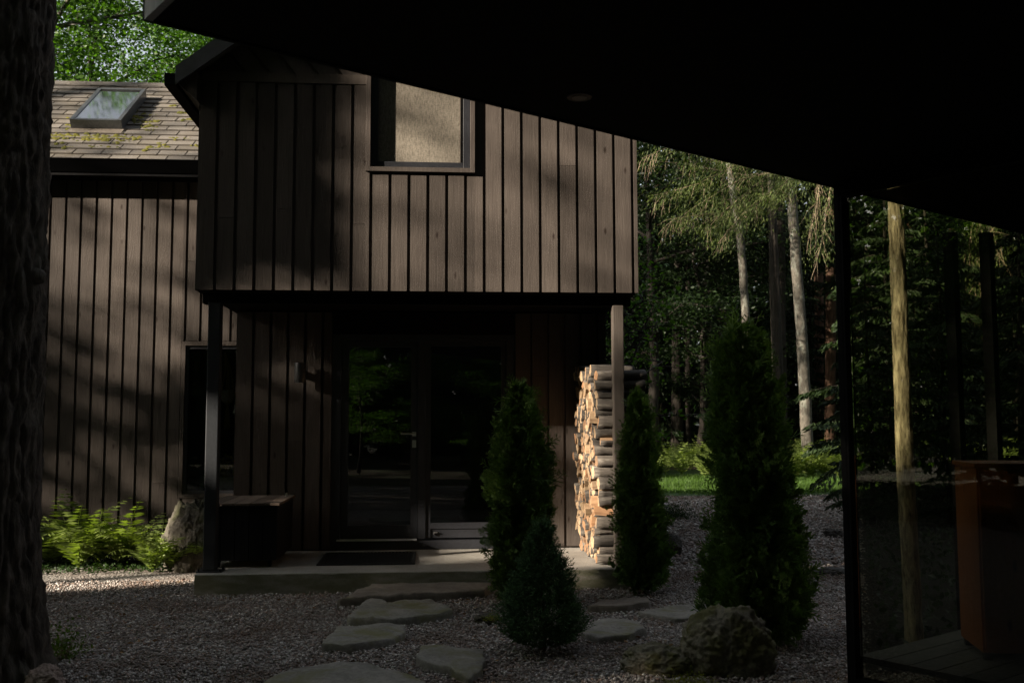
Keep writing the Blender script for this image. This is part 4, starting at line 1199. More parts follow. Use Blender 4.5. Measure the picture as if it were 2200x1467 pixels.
mbd = plain_mat('dark leaf mould', (0.012, 0.010, 0.007), 0.95, 0, 30, 0.5, 0.6, 0.1)
def bed_edge(y): return at(1838, 900, y).x
V = []; F = []
for j in range(41):
    y = 5.6 + 13.6*j/40; x0 = bed_edge(y) + .12*noise.noise(Vector((y*1.3, 0, 0)))
    for i in range(21): x = x0 + i*.5; V.append((x, y, 0.012 + .03*abs(noise.noise(Vector((x*1.5, y*1.5, 4)))) * (i > 0)))
for j in range(40):
    for i in range(20): a = j*21+i; F.append((a, a+1, a+22, a+21))
o = link('planting_bed', np_mesh_idx('planting_bed', np.array(V), np.array(F), mbd, True)); o['kind'] = 'structure'
rg = np.random.default_rng(19); n = 9000; y = rg.uniform(5.8, 19, n); x = np.array([bed_edge(b) for b in y]) + .1 + rg.random(n)*6
C = np.stack([x, y, .02 + np.abs(rg.normal(0, .06, n))], 1)
o = link('ground_cover', np_mesh('ground_cover', leaves(C, .07, .04, rg.normal(size=(n, 3)) + np.array([0, 0, .4]), rg), 4, MD2)); o['kind'] = 'stuff'

# far ferns and grass
rg = np.random.default_rng(77)
fm = []
def scatter_fern(n, x0, x1, y0, y1, s):
    base = [np.array([v.co[:] for v in fern_mesh('tmp', 500+k, 8, 0.75, False, 12).vertices]).reshape(-1, 4, 3) for k in range(4)]
    out = []
    for i in range(n):
        b = base[i % 4]; a = rg.uniform(0, 2*pi); k = s*rg.uniform(.7, 1.3); ca, sa = cos(a), sin(a)
        R_ = np.array([[ca, -sa, 0], [sa, ca, 0], [0, 0, 1]])
        y = rg.uniform(y0, y1); x = rg.uniform(max(x0, .17*y-1), min(x1, .70*y+1))
        out.append((b @ R_.T)*k + np.array([x, y, -0.02]))
    return np.concatenate(out, 0)
o = link('fern_bed', np_mesh('fern_bed', scatter_fern(330, 3, 30, 24.5, 33.0, 1.35), 4, MF)); o['kind'] = 'stuff'
for m_ in [m for m in bpy.data.meshes if m.name.startswith('tmp')]: bpy.data.meshes.remove(m_)
n = 52000
y = 19.2 + 7.5*rg.random(n)**1.2; x = 2.8 + rg.random(n)*(y*.70 - 1.8)
keep = (y > 19.6 + 0.5*np.sin(x*1.7) + rg.normal(0, .25, n)); x, y = x[keep], y[keep]; n = len(x)
hgt = rg.uniform(.04, .12, n); a = rg.uniform(0, pi, n); w_ = .008
B = np.stack([x, y, np.zeros(n)], 1); sd = np.stack([np.cos(a), np.sin(a), 0*a], 1)*w_; tip = B + np.stack([rg.normal(0, .04, n), rg.normal(0, .04, n), hgt], 1)
o = link('grass', np_mesh('grass', np.stack([B - sd, B + sd, tip], 1), 3, MG)); o['kind'] = 'stuff'

# ================================================================== TREES
def bark_trunk_mesh(name, path, rads, nr, mat, depth, seed, vs=1.0):
    """displaced bark along a path of points; rings every ~2cm"""
    pts = [Vector(p) for p in path]; V = []; nrings = 0
    segs = []
    for i in range(len(pts)-1):
        m_ = max(1, int((pts[i+1]-pts[i]).length/0.03))
        for k in range(m_): segs.append((i, k/m_))
    segs.append((len(pts)-2, 1.0))
    for i, t in segs:
        p = pts[i].lerp(pts[i+1], t); r = rads[i]*(1-t)+rads[i+1]*t
        for k in range(nr):
            a = 2*pi*k/nr
            wv = .35*noise.noise(Vector((cos(a)*r*9, sin(a)*r*9, p.z*5)))
            q = Vector((cos(a)*r*17 + wv, sin(a)*r*17 - wv, p.z*3.4*vs + seed*7))
            n1 = 1 - abs(noise.noise(q))*2; n2_ = noise.noise(q*2.7); n3 = noise.noise(Vector((cos(a)*1.5, sin(a)*1.5, p.z*1.1+seed)))
            # plates: ridged noise gives long furrows
            d = depth*(-max(0, n1-0.45)*1.5 - .5*max(0, 1 - abs(noise.noise(Vector((cos(a)*r*12 + 3, sin(a)*r*12, p.z*13*vs))))*4 - .55) + 0.36*n2_) + 0.05*min(r, .12)*n3*2 + depth*0.5*noise.noise(Vector((cos(a)*r*30, sin(a)*r*30, p.z*22)))
            V.append((p.x + cos(a)*(r+d), p.y + sin(a)*(r+d), p.z))
        nrings += 1
    F = []
    for i in range(nrings-1):
        for k in range(nr):
            a = i*nr+k; b = i*nr+(k+1) % nr; F.append((a, b, b+nr, a+nr))
    return np_mesh_idx(name, np.array(V), np.array(F), mat, True)

def decid(seed, h, spread, clear, nleaf, lsize, mat, bark, r0=0.16, flat=0.075, layered=True):
    """trunk mesh and crown mesh of a broadleaf tree at the origin"""
    rg = np.random.default_rng(seed); mb = MB()
    tp = [np.array([0, 0, -0.1])]; off = np.zeros(2)
    for i in range(1, 9):
        off = off + rg.normal(0, .09*h/14, 2); tp.append(np.array([off[0], off[1], h*i/8.6]))
    mb.tube(tp, [r0*(1.25 if i == 0 else 1)*(1-i/8.5)+.012 for i in range(9)], 10)
    anchors = []
    nl = 26
    for k in range(nl):
        t = clear/h + (0.97-clear/h)*(k+rg.random())/nl; z = t*h; i = min(7, int(z/(h/8.6))); b = tp[i] + (tp[i+1]-tp[i])*((z-tp[i][2])/(tp[i+1][2]-tp[i][2]))
        az = k*2.4 + rg.uniform(-.4, .4); rel = (t-clear/h)/(1-clear/h)
        l = spread*(0.55+0.5*sin(pi*min(1, rel*1.05+.15)))*(1-rel*.45)*rg.uniform(.7, 1.1); el = rg.uniform(.05, .5) + rel*.6
        d = np.array([cos(az)*cos(el), sin(az)*cos(el), sin(el)]); p = [b]
        for s in range(1, 5):
            d = unit(d + rg.normal(0, .16, 3) + np.array([0, 0, -.05])); p.append(p[-1] + d*l/4)
        mb.tube(p, [r0*.38*(1-rel*.6)*(1-s/4.6)+.006 for s in range(5)], 6)
        for s in range(1, 5):
            anchors.append((p[s], l)); 
            for q in range(2):
                az2 = rg.uniform(0, 2*pi); e = p[s] + np.array([cos(az2), sin(az2), rg.uniform(-.1, .35)])*l*.28
                mb.tube([p[s], (p[s]+e)/2 + rg.normal(0, .04, 3), e], [.014, .009, .004], 5); anchors.append((e, l*.8))
    A = np.array([a for a, _ in anchors]); n = nleaf
    idx = rg.integers(0, len(A), n)
    C = A[idx] + rg.normal(size=(n, 3))*np.array([.33, .33, flat])*spread/2.6
    D = rg.normal(size=(n, 3))*np.array([1, 1, .45]) + np.array([0, 0, -.25])
    Q = leaves(C, lsize*rg.uniform(.7, 1.3, n), lsize*.62*rg.uniform(.7, 1.2, n), D, rg)
    return mb.mesh('trunk', bark, True), np_mesh('crown', Q, 4, mat)

def conif(seed, h, spread, clear, nsp, mat, bark, r0=0.17, droop=0.35, lsize=0.24, bare=6):
    rg = np.random.default_rng(seed); mb = MB()
    lean = rg.normal(0, .015, 2)
    tp = [np.array([lean[0]*z + .05*sin(z*.7+seed), lean[1]*z, z]) for z in np.linspace(-.1, h, 10)]
    mb.tube(tp, [r0*(1-i/10.3)*(1.2 if i == 0 else 1)+.008 for i in range(10)], 12)
    C = []; D = []
    nb = int((h-clear)/0.16)
    def trunk_at(z): return np.array([lean[0]*z + .05*sin(z*.7+seed), lean[1]*z, z])
    for k in range(nb):
        z = clear + (h-clear)*k/nb + rg.uniform(-.08, .08); rel = (z-clear)/(h-clear); az = k*2.4 + rg.uniform(-.5, .5)
        l = spread*(1-rel)**.75*rg.uniform(.55, 1.1) + .15; el = .25 - droop*.4; p = trunk_at(z); pts = [p]; d = np.array([cos(az), sin(az), el])
        m_ = 6
        for s in range(m_):
            d = unit(d + np.array([0, 0, -droop*.22]) + rg.normal(0, .05, 3)); p = p + d*l/m_; pts.append(p)
        mb.tube(pts, [.022*(1-s/(m_+.6))*(1-rel*.5)+.003 for s in range(m_+1)], 5)
        sd = unit(np.cross(d, [0, 0, 1.]))
        cnt = max(8, int(nsp*l/(nb*spread*.55)))
        tt = rg.random(cnt)**.8; base = np.array(pts); ii = np.minimum((tt*m_).astype(int), m_-1); fr = (tt*m_-ii)[:, None]
        b = base[ii]*(1-fr)+base[ii+1]*fr; off = rg.uniform(-1, 1, cnt)*(l*.33*(1-tt*.7)+.06)
        c = b + sd*off[:, None] + d*np.abs(off)[:, None]*.5 + np.array([0, 0, -1.])*(np.abs(off)*.28+np.abs(rg.normal(0, .05, cnt)))[:, None]
        C.append(c); D.append(sd*np.sign(off)[:, None]*.8 + d*.8 + np.array([0, 0, -.55]) + rg.normal(0, .3, (cnt, 3)))
    for k in range(bare):                                       # dead lower twigs
        z = clear*rg.uniform(.25, 1.0); az = rg.uniform(0, 2*pi); p = trunk_at(z); l = rg.uniform(.5, 1.6); d = np.array([cos(az), sin(az), .1]); pts = [p]
        for s in range(5): d = unit(d + np.array([0, 0, -.16]) + rg.normal(0, .15, 3)); p = p + d*l/5; pts.append(p)
        mb.tube(pts, [.014, .012, .009, .007, .005, .003], 5)
    C = np.concatenate(C); D = np.concatenate(D); n = len(C)
    Q = leaves(C, lsize*rg.uniform(.6, 1.3, n), lsize*.26, D, rg)
    return mb.mesh('trunk', bark, True), np_mesh('crown', Q, 4, mat)

def tree(kind, meshes, x, y, label, group=None, scale=1.0, rot=0.0, z=0.0, cat='tree', tilt=0.0):
    root = thing(kind, (x, y, z), label, cat, group)
    root.rotation_euler = (tilt, 0, rot); root.scale = (scale, scale, scale)
    for nm, me in zip(('trunk', 'crown'), meshes): link(nm, me, root, inv=False)
    return root

# ---- big trunk at the left edge of the view
def edge(px, py, Y): return at(px, py, Y)
BTY = 5.95
ed = [(118, 1500), (104, 1455), (95, 1400), (88, 1320), (83, 1200), (84, 1000), (88, 850), (92, 700), (97, 640), (99, 500), (103, 350), (110, 200), (118, 60), (124, -60), (150, -500), (180, -1100), (200, -2600)]
path = []; rads = []
for i, (px, py) in enumerate(ed):
    q = at(px, py, BTY); r = 0.265 if py > 1300 else 0.255
    if py > 1380: r = 0.265 + (py-1380)*0.00045
    r *= max(0.75, 1 - max(0, (200-py))/5200)
    path.append((q.x - (0.255), BTY, q.z)); rads.append(r)
path[0] = (path[0][0], BTY, -0.12)
bigtree = thing('big_tree', (path[0][0], BTY, 0), 'thick dark furrowed tree trunk filling the left edge of the view', 'tree')
mbt, nt, p = newmat('furrowed bark')
n1 = noisetex(nt, coords(nt, (22, 22, 7)), 1.0, 6, 0.7, 0.4); n2 = noisetex(nt, coords(nt), 3.0, 4)
c_ = ramp(nt, n1, [(0.3, (0.012, 0.010, 0.008)), (0.7, (0.12, 0.098, 0.08))])
c_ = mixc(nt, ramp(nt, n2, [(0.55, (0,)*3), (0.7, (0.5,)*3)]), c_, (0.09, 0.085, 0.07))
L(nt, c_, p.inputs['Base Color']); p.inputs['Roughness'].default_value = 0.9; p.inputs['Specular IOR Level'].default_value = 0.2
L(nt, bump(nt, n1, 1.0, 0.02), p.inputs['Normal'])
link('trunk', bark_trunk_mesh('trunk', path, rads, 150, mbt, 0.030, 2), bigtree)
rgk = random.Random(4)
mb = MB(); k0 = at(98, 597, BTY); mb.tube([(k0.x-0.06, BTY-0.06, k0.z), (k0.x+0.005, BTY-0.10, k0.z-0.006), (k0.x+0.02, BTY-0.115, k0.z-0.003)], [0.055, 0.045, 0.02], 12); mb.build('knot', mbt, bigtree, smooth=True)
mb = MB(); q0 = Vector(path[-1])
rg = np.random.default_rng(90); An = []
for k in range(12):
    az = k*2.4; b = Vector(path[-1]) + Vector((0, 0, -0.3 + 0.28*k)); d = Vector((cos(az), sin(az), .35)); pts = [b]
    for s in range(4): b = b + d*0.65; d.z += .05; pts.append(b); An.append(b)
    mb.tube(pts, [.09, .07, .05, .03, .015], 8)
mb.tube([q0, q0 + Vector((0.05, 0, 1.8)), q0 + Vector((0, 0.1, 3.6))], [rads[-1], .13, .03], 10)
mb.build('limbs', mbt, bigtree, smooth=True)
A = np.array([tuple(a) for a in An]); idx = rg.integers(0, len(A), 2200)
C = A[idx] + rg.normal(size=(2200, 3))*np.array([.6, .6, .3]) + np.array([0, 0, .35])
link('crown', np_mesh('crown', leaves(C, .12, .075, rg.normal(size=(2200, 3)), rg), 4, MD), bigtree)

# ---- the wood: a few grown trees of each kind, copied
DEC = [decid(1, 15, 4.2, 3.5, 26000, .115, MD, MB1, .17), decid(2, 17, 4.6, 5.0, 26000, .12, MD, MB2, .19), decid(3, 12, 3.6, 2.0, 22000, .11, MD, MB1, .12)]
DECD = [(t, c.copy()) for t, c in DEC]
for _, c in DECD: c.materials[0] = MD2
CON = [conif(4, 18, 3.2, 4.2, 16000, MC, MB3, .19), conif(5, 20, 3.4, 6.5, 15000, MC, MB1, .2), conif(6, 9, 2.3, .7, 12000, MC, MB1, .09, lsize=.2)]
tc = 0
# beyond the wing roof, upper left
for x, y, v, s, lab in [(-9.6, 27.5, 0, 1.0, 'leafy tree with bright layered foliage rising over the wing roof'), (-5.5, 30, 2, 1.15, 'young bushy tree filling the gap between roof ridge and gable'),
                        (-13.5, 31, 1, 1.0, 'taller leafy tree behind the skylight'), (-2.0, 33, 0, 1.05, 'leafy tree half hidden by the gable rake'), (-10.0, 38, 1, 1.0, 'farther leafy tree with sky showing through its crown'),
                        (-16.5, 27, 2, 1.2, 'leafy tree at the left behind the big trunk')]:
    tree('leafy_tree', DEC[v], x, y, lab, None, s, x*1.3)
for x, y, v, lab in [(-7.2, 34.5, 0, 'leafy tree in the second row behind the roof ridge'), (-12.0, 36, 2, 'leafy tree in the second row behind the skylight'), (-3.8, 38, 1, 'leafy tree in the second row behind the gable rake')]:
    tree('leafy_tree', DEC[v], x, y, lab, None, 1.15, x*2.1)
tree('leafy_tree', DEC[1], -8.35, 21.0, 'dark straight trunk rising just behind the roof ridge by the big tree', None, 1.0, 2.0)
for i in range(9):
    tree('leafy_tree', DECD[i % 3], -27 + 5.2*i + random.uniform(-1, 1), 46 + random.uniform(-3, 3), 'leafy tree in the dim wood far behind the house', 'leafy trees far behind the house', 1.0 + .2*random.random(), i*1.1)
# lit trunks at the right
def bgx(px, Y): return at(px, 900, Y).x
mbl = MB()
def trunkline(name, pts, Y, r0, r1, mat, label, crown=None, crownz=10, dead=(), cs=1.0):
    P = []
    for px, py in pts:
        q = at(px, py, Y); P.append(Vector((q.x, Y, q.z)))
    P[0].z = -0.1
    P.append(P[-1] + (P[-1]-P[-2]).normalized()*4); P.append(P[-1] + Vector((0, 0, 4)))
    root = thing(name, (P[0].x, Y, 0), label, 'tree')
    mb = MB(); fine = []
    for a, b in zip(P, P[1:]):
        for k in range(6): fine.append(a.lerp(b, k/6) + Vector((noise.noise(Vector((k, a.z, Y)))*.03, 0, 0)))
    fine.append(P[-1]); n_ = len(fine)
    mb.tube(fine, [(r0*(1-i/n_)+r1*i/n_)*(1+.05*noise.noise(Vector((i*.7, Y, 0)))) * (1.35 if i == 0 else 1) for i in range(n_)], 14)
    mb.build('trunk', mat, root, smooth=True)
    if dead:
        mb = MB()
        for dp in dead:
            q = [at(px, py, Y - 0.25*j) for j, (px, py) in enumerate(dp)]
            mb.tube(q, [.034*(1 - j/(len(q)+.3))+.005 for j in range(len(q))], 6)
            rg = random.Random(len(dp)*7)
            for j in range(1, len(q)):                           # hanging twigs
                for s in range(7):
                    b = q[j-1].lerp(q[j], s/7); d = Vector((rg.uniform(-1, .3), rg.uniform(-.5, .5), rg.uniform(-1, .2))).normalized(); tw = [b]
                    for e in range(4): d = (d + Vector((rg.uniform(-.3, .2), 0, -.22))).normalized(); tw.append(tw[-1] + d*rg.uniform(.10, .22))
                    mb.tube(tw, [.008, .007, .005, .004, .002], 4)
        mb.build('dead_branches', MTW, root)
    if crown:
        c = link('crown', crown, root); c.matrix_parent_inverse = Matrix.Identity(4); c.location = (P[-1].x-P[0].x, 0, crownz); c.scale = (cs, cs, cs)
    return P
hem = conif(9, 11, 2.9, 1.2, 9000, MC, MB2, .1)
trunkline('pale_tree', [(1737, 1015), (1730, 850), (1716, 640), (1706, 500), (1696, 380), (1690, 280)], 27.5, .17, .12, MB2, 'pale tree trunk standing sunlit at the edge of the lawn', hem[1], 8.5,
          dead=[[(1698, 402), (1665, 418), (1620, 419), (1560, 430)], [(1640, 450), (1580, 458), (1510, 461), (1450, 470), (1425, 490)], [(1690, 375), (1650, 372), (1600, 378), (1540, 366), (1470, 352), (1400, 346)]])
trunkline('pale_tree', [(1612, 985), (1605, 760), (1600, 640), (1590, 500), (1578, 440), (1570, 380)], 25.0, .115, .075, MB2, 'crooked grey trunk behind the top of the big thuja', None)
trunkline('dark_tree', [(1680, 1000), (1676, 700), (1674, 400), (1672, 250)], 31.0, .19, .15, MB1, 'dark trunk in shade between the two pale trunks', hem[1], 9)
for px, Y, r, m_, lab in [(1782, 36, .2, MB3, 'reddish trunk catching sun beside the glass screen'), (1757, 40, .2, MB3, 'reddish trunk in the wood left of the glass screen'), (1518, 38, .13, MB2, 'thin pale trunk deep in the wood'), (1545, 44, .14, MB3, 'thin reddish trunk deep in the wood'), (1475, 34, .12, MB1, 'thin leaning trunk in the wood right of the house'), (1410, 36, .16, MB3, 'trunk in the wood nearest the house corner')]:
    trunkline('dark_tree', [(px, 985), (px+3, 700), (px+2, 450), (px, 250)], Y, r, r*.7, m_, lab)
# drooping sunlit hemlock boughs: a tree of its own, trunk = the crooked one's neighbour
def hemlock_boughs():
    Y = 24.0; q0 = at(1668, 330, Y); root = thing('hemlock', (q0.x, Y+1.2, 0), 'hemlock with drooping sunlit yellow-green boughs under the dark eave', 'tree', None)
    mb = MB(); mb.tube([(q0.x+.5, Y+1.6, -.1), (q0.x+.4, Y+1.5, 5), (q0.x+.3, Y+1.4, 13)], [.16, .13, .04], 10); mb.build('trunk', MB1, root)
    rg = np.random.default_rng(12); C = []; D = []; tw = MB(); CD = []; DD = []
    boughs = [((1720, 330), (1600, 345), (1500, 395), (1405, 420)), ((1710, 360), (1590, 385), (1500, 440), (1440, 480)), ((1700, 300), (1620, 330), (1560, 340), (1470, 350)),
              ((1690, 350), (1620, 400), (1560, 450), (1520, 490)), ((1720, 390), (1640, 420), (1590, 465), (1545, 520)), ((1730, 340), (1700, 380), (1660, 420), (1620, 440)), ((1760, 330), (1760, 400), (1755, 440), (1740, 500)), ((1700, 280), (1560, 290), (1450, 310), (1380, 340)), ((1790, 380), (1775, 450), (1770, 500), (1755, 560))]
    for bi, b in enumerate(boughs):
        dep = rg.uniform(-.8, .9); P = [at(px, py, Y + dep - .25*j) for j, (px, py) in enumerate(b)]
        tw.tube(P, [.02, .014, .009, .004], 5)
        P = np.array([tuple(p) for p in P]); n = 2000 if bi < 6 else 700
        t = rg.random(n)*2.98; i = t.astype(int); f = (t-i)[:, None]; base = P[i]*(1-f)+P[i+1]*f; ax = unit(P[i+1]-P[i])
        hang = rg.gamma(1.3, .17, n)*(.35 + .65*np.array([noise.noise(Vector((a*5, b*5, bi)))+.5 for a, b in base[:, :2]]))
        c = base + rg.normal(0, 1, (n, 3))*np.array([.22, .35, .06]) + np.array([0, 0, -1.])*hang[:, None]
        C.append(c); D.append(ax*.7 + np.array([0, 0, -.8]) + rg.normal(0, .35, (n, 3)))
        for k in range(26):                                    # bare hanging twigs
            j = rg.integers(0, n); p = base[j]; d = unit(ax[j]*.6 + np.array([0, 0, -.6]) + rg.normal(0, .35, 3)); pp = [p]
            for s in range(4): d = unit(d + np.array([0, 0, -.3]) + rg.normal(0, .2, 3)); pp.append(pp[-1] + d*rg.uniform(.08, .2))
            tw.tube(pp, [.006, .005, .004, .003, .002], 4)
    C = np.concatenate(C); D = np.concatenate(D)
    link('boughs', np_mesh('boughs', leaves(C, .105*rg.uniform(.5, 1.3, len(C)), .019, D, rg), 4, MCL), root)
    tw.build('twigs', MTW, root)
hemlock_boughs()
# the dim wood behind the lawn
rg = random.Random(14); placed = []
def free(x, y, d):
    return all(hypot(x-a, y-b) > d for a, b in placed)
cnt = 0
for i in range(600):
    y = rg.uniform(31.5, 58); x = rg.uniform(0.0, .78*y + 3)
    if not free(x, y, 2.6): continue
    placed.append((x, y)); cnt += 1
    if cnt > 62: break
    k = rg.random(); s = rg.uniform(.9, 1.25)
    if k < .50: tree('conifer', CON[cnt % 2], x, y, 'tall dark conifer in the wood behind the lawn', 'tall conifers in the wood behind the lawn', s, rg.uniform(0, 6))
    elif k < .86: tree('young_conifer', CON[2], x, y, 'young dark conifer branching to the ground in the wood', 'young conifers in the wood behind the lawn', s, rg.uniform(0, 6))
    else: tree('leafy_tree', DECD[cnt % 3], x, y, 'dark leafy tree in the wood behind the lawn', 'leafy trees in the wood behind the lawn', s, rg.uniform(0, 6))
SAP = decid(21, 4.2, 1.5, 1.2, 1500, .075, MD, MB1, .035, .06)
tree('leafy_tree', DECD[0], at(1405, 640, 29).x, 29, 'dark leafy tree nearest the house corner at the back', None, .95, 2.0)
tree('conifer', CON[1], at(1448, 640, 34).x, 34, 'dark conifer behind the tips of the hemlock boughs', None, 1.0, 2.0)
tree('sapling', SAP, at(1340, 640, 14.5).x, 14.5, 'small sapling whose green twigs reach past the house corner', None, 1.0, 1.0)

# far wood closing the view all round
rg = np.random.default_rng(55); n = 110000
an = rg.uniform(0, 2*pi, n); R_ = rg.uniform(64, 84, n); hmax = 17 + 4*np.array([noise.noise(Vector((cos(a)*5, sin(a)*5, 2))) for a in an])
saz = atan2(-SUNV.x, -SUNV.y); az = np.arctan2(np.sin(an), np.cos(an))
C = np.stack([R_*np.cos(an), R_*np.sin(an), rg.random(n)**1.1*hmax], 1)
o = link('far_wood', np_mesh('far_wood', leaves(C, 1.1*rg.uniform(.6, 1.4, n), .7, rg.normal(size=(n, 3)), rg), 4, MD2)); o['kind'] = 'stuff'

rg = np.random.default_rng(56); n = 80000  # unseen tall wall of leaves, added to cut sky light on the house
an = rg.uniform(radians(227), radians(372), n); R_ = rg.uniform(25, 33, n)
C = np.stack([R_*np.cos(an), R_*np.sin(an), rg.random(n)*58], 1)
ok = np.abs((an - (pi + atan2(SUNV.y, SUNV.x)) + pi) % (2*pi) - pi) > radians(20)
C = C[ok]; n = len(C)
o = link('sky_blocker_leaves', np_mesh('sky_blocker_leaves', leaves(C, 1.1*rg.uniform(.6, 1.4, n), .65, rg.normal(size=(n, 3)), rg), 4, MD2)); o['kind'] = 'stuff'

# trees behind and beside the viewer: they shade the yard and stand in the reflections
rg = random.Random(33); k = 0
for i in range(400):
    a = rg.uniform(radians(150), radians(400)); R2 = rg.uniform(14, 34); x, y = R2*cos(a), R2*sin(a)
    if y > .2*abs(x) + 4 and x > 0: continue
    if x > 12 and y > 8: continue
    u = -0.43*x + .903*y
    if x < 0 and u > -4.5: continue
    if x < 3 and -10.5 < u < -6: continue                     # leave the sun's own corridor to the trees below
    if not free(x, y, 4.2): continue
    placed.append((x, y)); k += 1
    if k > 26: break
    tree(('leafy_tree', 'conifer')[k % 2], (DECD[k % 3], CON[k % 3])[k % 2], x, y, ('dark leafy tree behind the viewer', 'dark conifer behind the viewer')[k % 2], ('leafy trees behind the viewer', 'conifers behind the viewer')[k % 2], rg.uniform(.9, 1.2), rg.uniform(0, 6))

for i, (x, y, sc, lab) in enumerate([(-2.2, -9.5, .42, 'small sunlit leafy tree mirrored in the left of the glass door'), (-.4, -12.5, .5, 'small leafy tree mirrored in the middle of the glass door'), (2.0, -10.5, .40, 'small leafy tree mirrored in the fixed window'), (-4.2, -13, .55, 'leafy tree mirrored behind the others in the door'), (4.2, -13.5, .5, 'leafy tree mirrored at the right of the fixed window')]):
    tree('leafy_tree', DEC[2], x, y, lab, None, sc, i*1.7)
for i, (x, y, sc) in enumerate([(-6.2, 2.6, .30), (-5.4, .8, .26), (-6.8, -.6, .33), (-5.6, -2.2, .28), (-7.6, 3.4, .34), (-7.4, 1.4, .30)]):  # bushes added out of view to hide bright ground from the screen reflection
    tree('young_conifer', CON[2], x, y, 'added evergreen bush out of view, keeping the glass screen reflection dark', 'added evergreen bushes beyond the big trunk', sc, i*1.9)
# ---- unseen trees upsun of the yard, crowns carved to shape the sunlight
SH = Vector((SUNV.x, SUNV.y, 0)).normalized(); TE = -SUNV.z/hypot(SUNV.x, SUNV.y)
def uv(q): return (-q[0]*SH.y + q[1]*SH.x, q[2] + (q[0]*SH.x + q[1]*SH.y)*TE)
def lit_poly(pts, f): return [uv(f(px, py)) for px, py in pts]
FW = lambda Y: (lambda px, py: at(px, py, Y))
GZ = lambda z: (lambda px, py: onz(px, py, z))
LIT = [  # sun openings cut into the crowns, as (outline, share of leaves left in it)
 (lit_poly([(60, 395), (440, 395), (520, 640), (520, 740), (398, 745), (382, 850), (320, 840), (270, 770), (190, 700), (120, 660), (60, 640)], FW(D3)), .07),
 (lit_poly([(60, 640), (520, 740), (520, 1160), (60, 1160)], FW(D3)), .36),
 (lit_poly([(806, 120), (1380, 120), (1380, 700), (822, 700), (815, 560), (795, 480), (778, 380), (800, 250)], FW(D1)), .03),
 (lit_poly([(515, 640), (720, 740), (720, 930), (515, 900)], FW(D2)), .28),
 (lit_poly([(515, 900), (720, 930), (720, 1130), (515, 1130)], FW(D2)), .50),
 (lit_poly([(1160, 900), (1245, 940), (1245, 1200), (1160, 1200)], FW(D2)), .10),
 ([uv((1.43, 8.75, .1)), uv((1.43, 10.1, .1)), uv((1.43, 10.1, 1.4)), uv((1.43, 8.75, 2.45))], .04),
 (lit_poly([(1310, 640), (1345, 640), (1345, 900), (1310, 900)], FW(8.8)), .10),
 (lit_poly([(2050, 420), (2170, 420), (2170, 780), (2050, 780)], FW(20)), .02),
 (lit_poly([(1800, 380), (2070, 380), (2070, 1000), (1800, 1000)], FW(5.95)), .10),
 (lit_poly([(1000, 1168), (1075, 1168), (1075, 1200), (1005, 1202)], GZ(.17)), .0),
 (lit_poly([(1180, 1164), (1260, 1164), (1260, 1197), (1180, 1197)], GZ(.17)), .0),
 (lit_poly([(470, 1198), (535, 1198), (510, 1226), (470, 1226)], GZ(.17)), .08),
 (lit_poly([(60, 1060), (340, 1070), (430, 1240), (60, 1250)], FW(10.2)), .03),
 (lit_poly([(60, 1224), (440, 1226), (440, 1252), (60, 1270)], GZ(0)), .0),
 (lit_poly([(60, 1345), (430, 1338), (430, 1362), (60, 1378)], GZ(0)), .45),
 (lit_poly([(100, 1255), (410, 1290), (410, 1300), (100, 1290)], GZ(0)), .72),
]
V_OPEN = 4.35                                              # above this the roofs and far trees get sun
def leaf_share(u, v, rg):
    n = len(u); sh = np.ones(n)
    wob = .07*np.array([noise.noise(Vector((a*2.2, b*2.2, 3))) for a, b in zip(u, v)])
    for poly, s in LIT:
        m = inpoly(u + wob, v + wob, poly)
        if s < .06:                                         # small bright openings: keep whole leaves out of them
            for du, dv in ((.12, 0), (-.12, 0), (0, .12), (0, -.12), (.09, .09), (-.09, -.09)): m |= inpoly(u + du, v + dv, poly)
        sh[m] = np.minimum(sh[m], s)
    roofs = (u > 10.2) & (v > 4.2); sh[roofs] = np.minimum(sh[roofs], .06)
    bough = (u > 17.9) & (u < 19.2) & (v > 12.6); sh[bough] = np.minimum(sh[bough], .06); bough = (u > 14) & (u < 21.5) & (v > 9); sh[bough] = np.minimum(sh[bough], .45)
    left_ = (u > 21.5) & (v > 6.5) & (v < 14.5); sh[left_] = np.minimum(sh[left_], .08)
    return sh
rg = np.random.default_rng(101)
tu = [-2.2, 1.2, 5.0, 6.6, 9.27, 10.08, 13.6, 17.5, 21, 24.5, 28, 31.5, 35.5, 39.5]
sc0 = [-15, -17.5, -15.5, -17, -16, -18, -16, -8, -6.5, -8, -6, -7, -6, -7]
mbts = bark_mat('upsun bark', (0.03, 0.026, 0.02), (0.10, 0.085, 0.07))
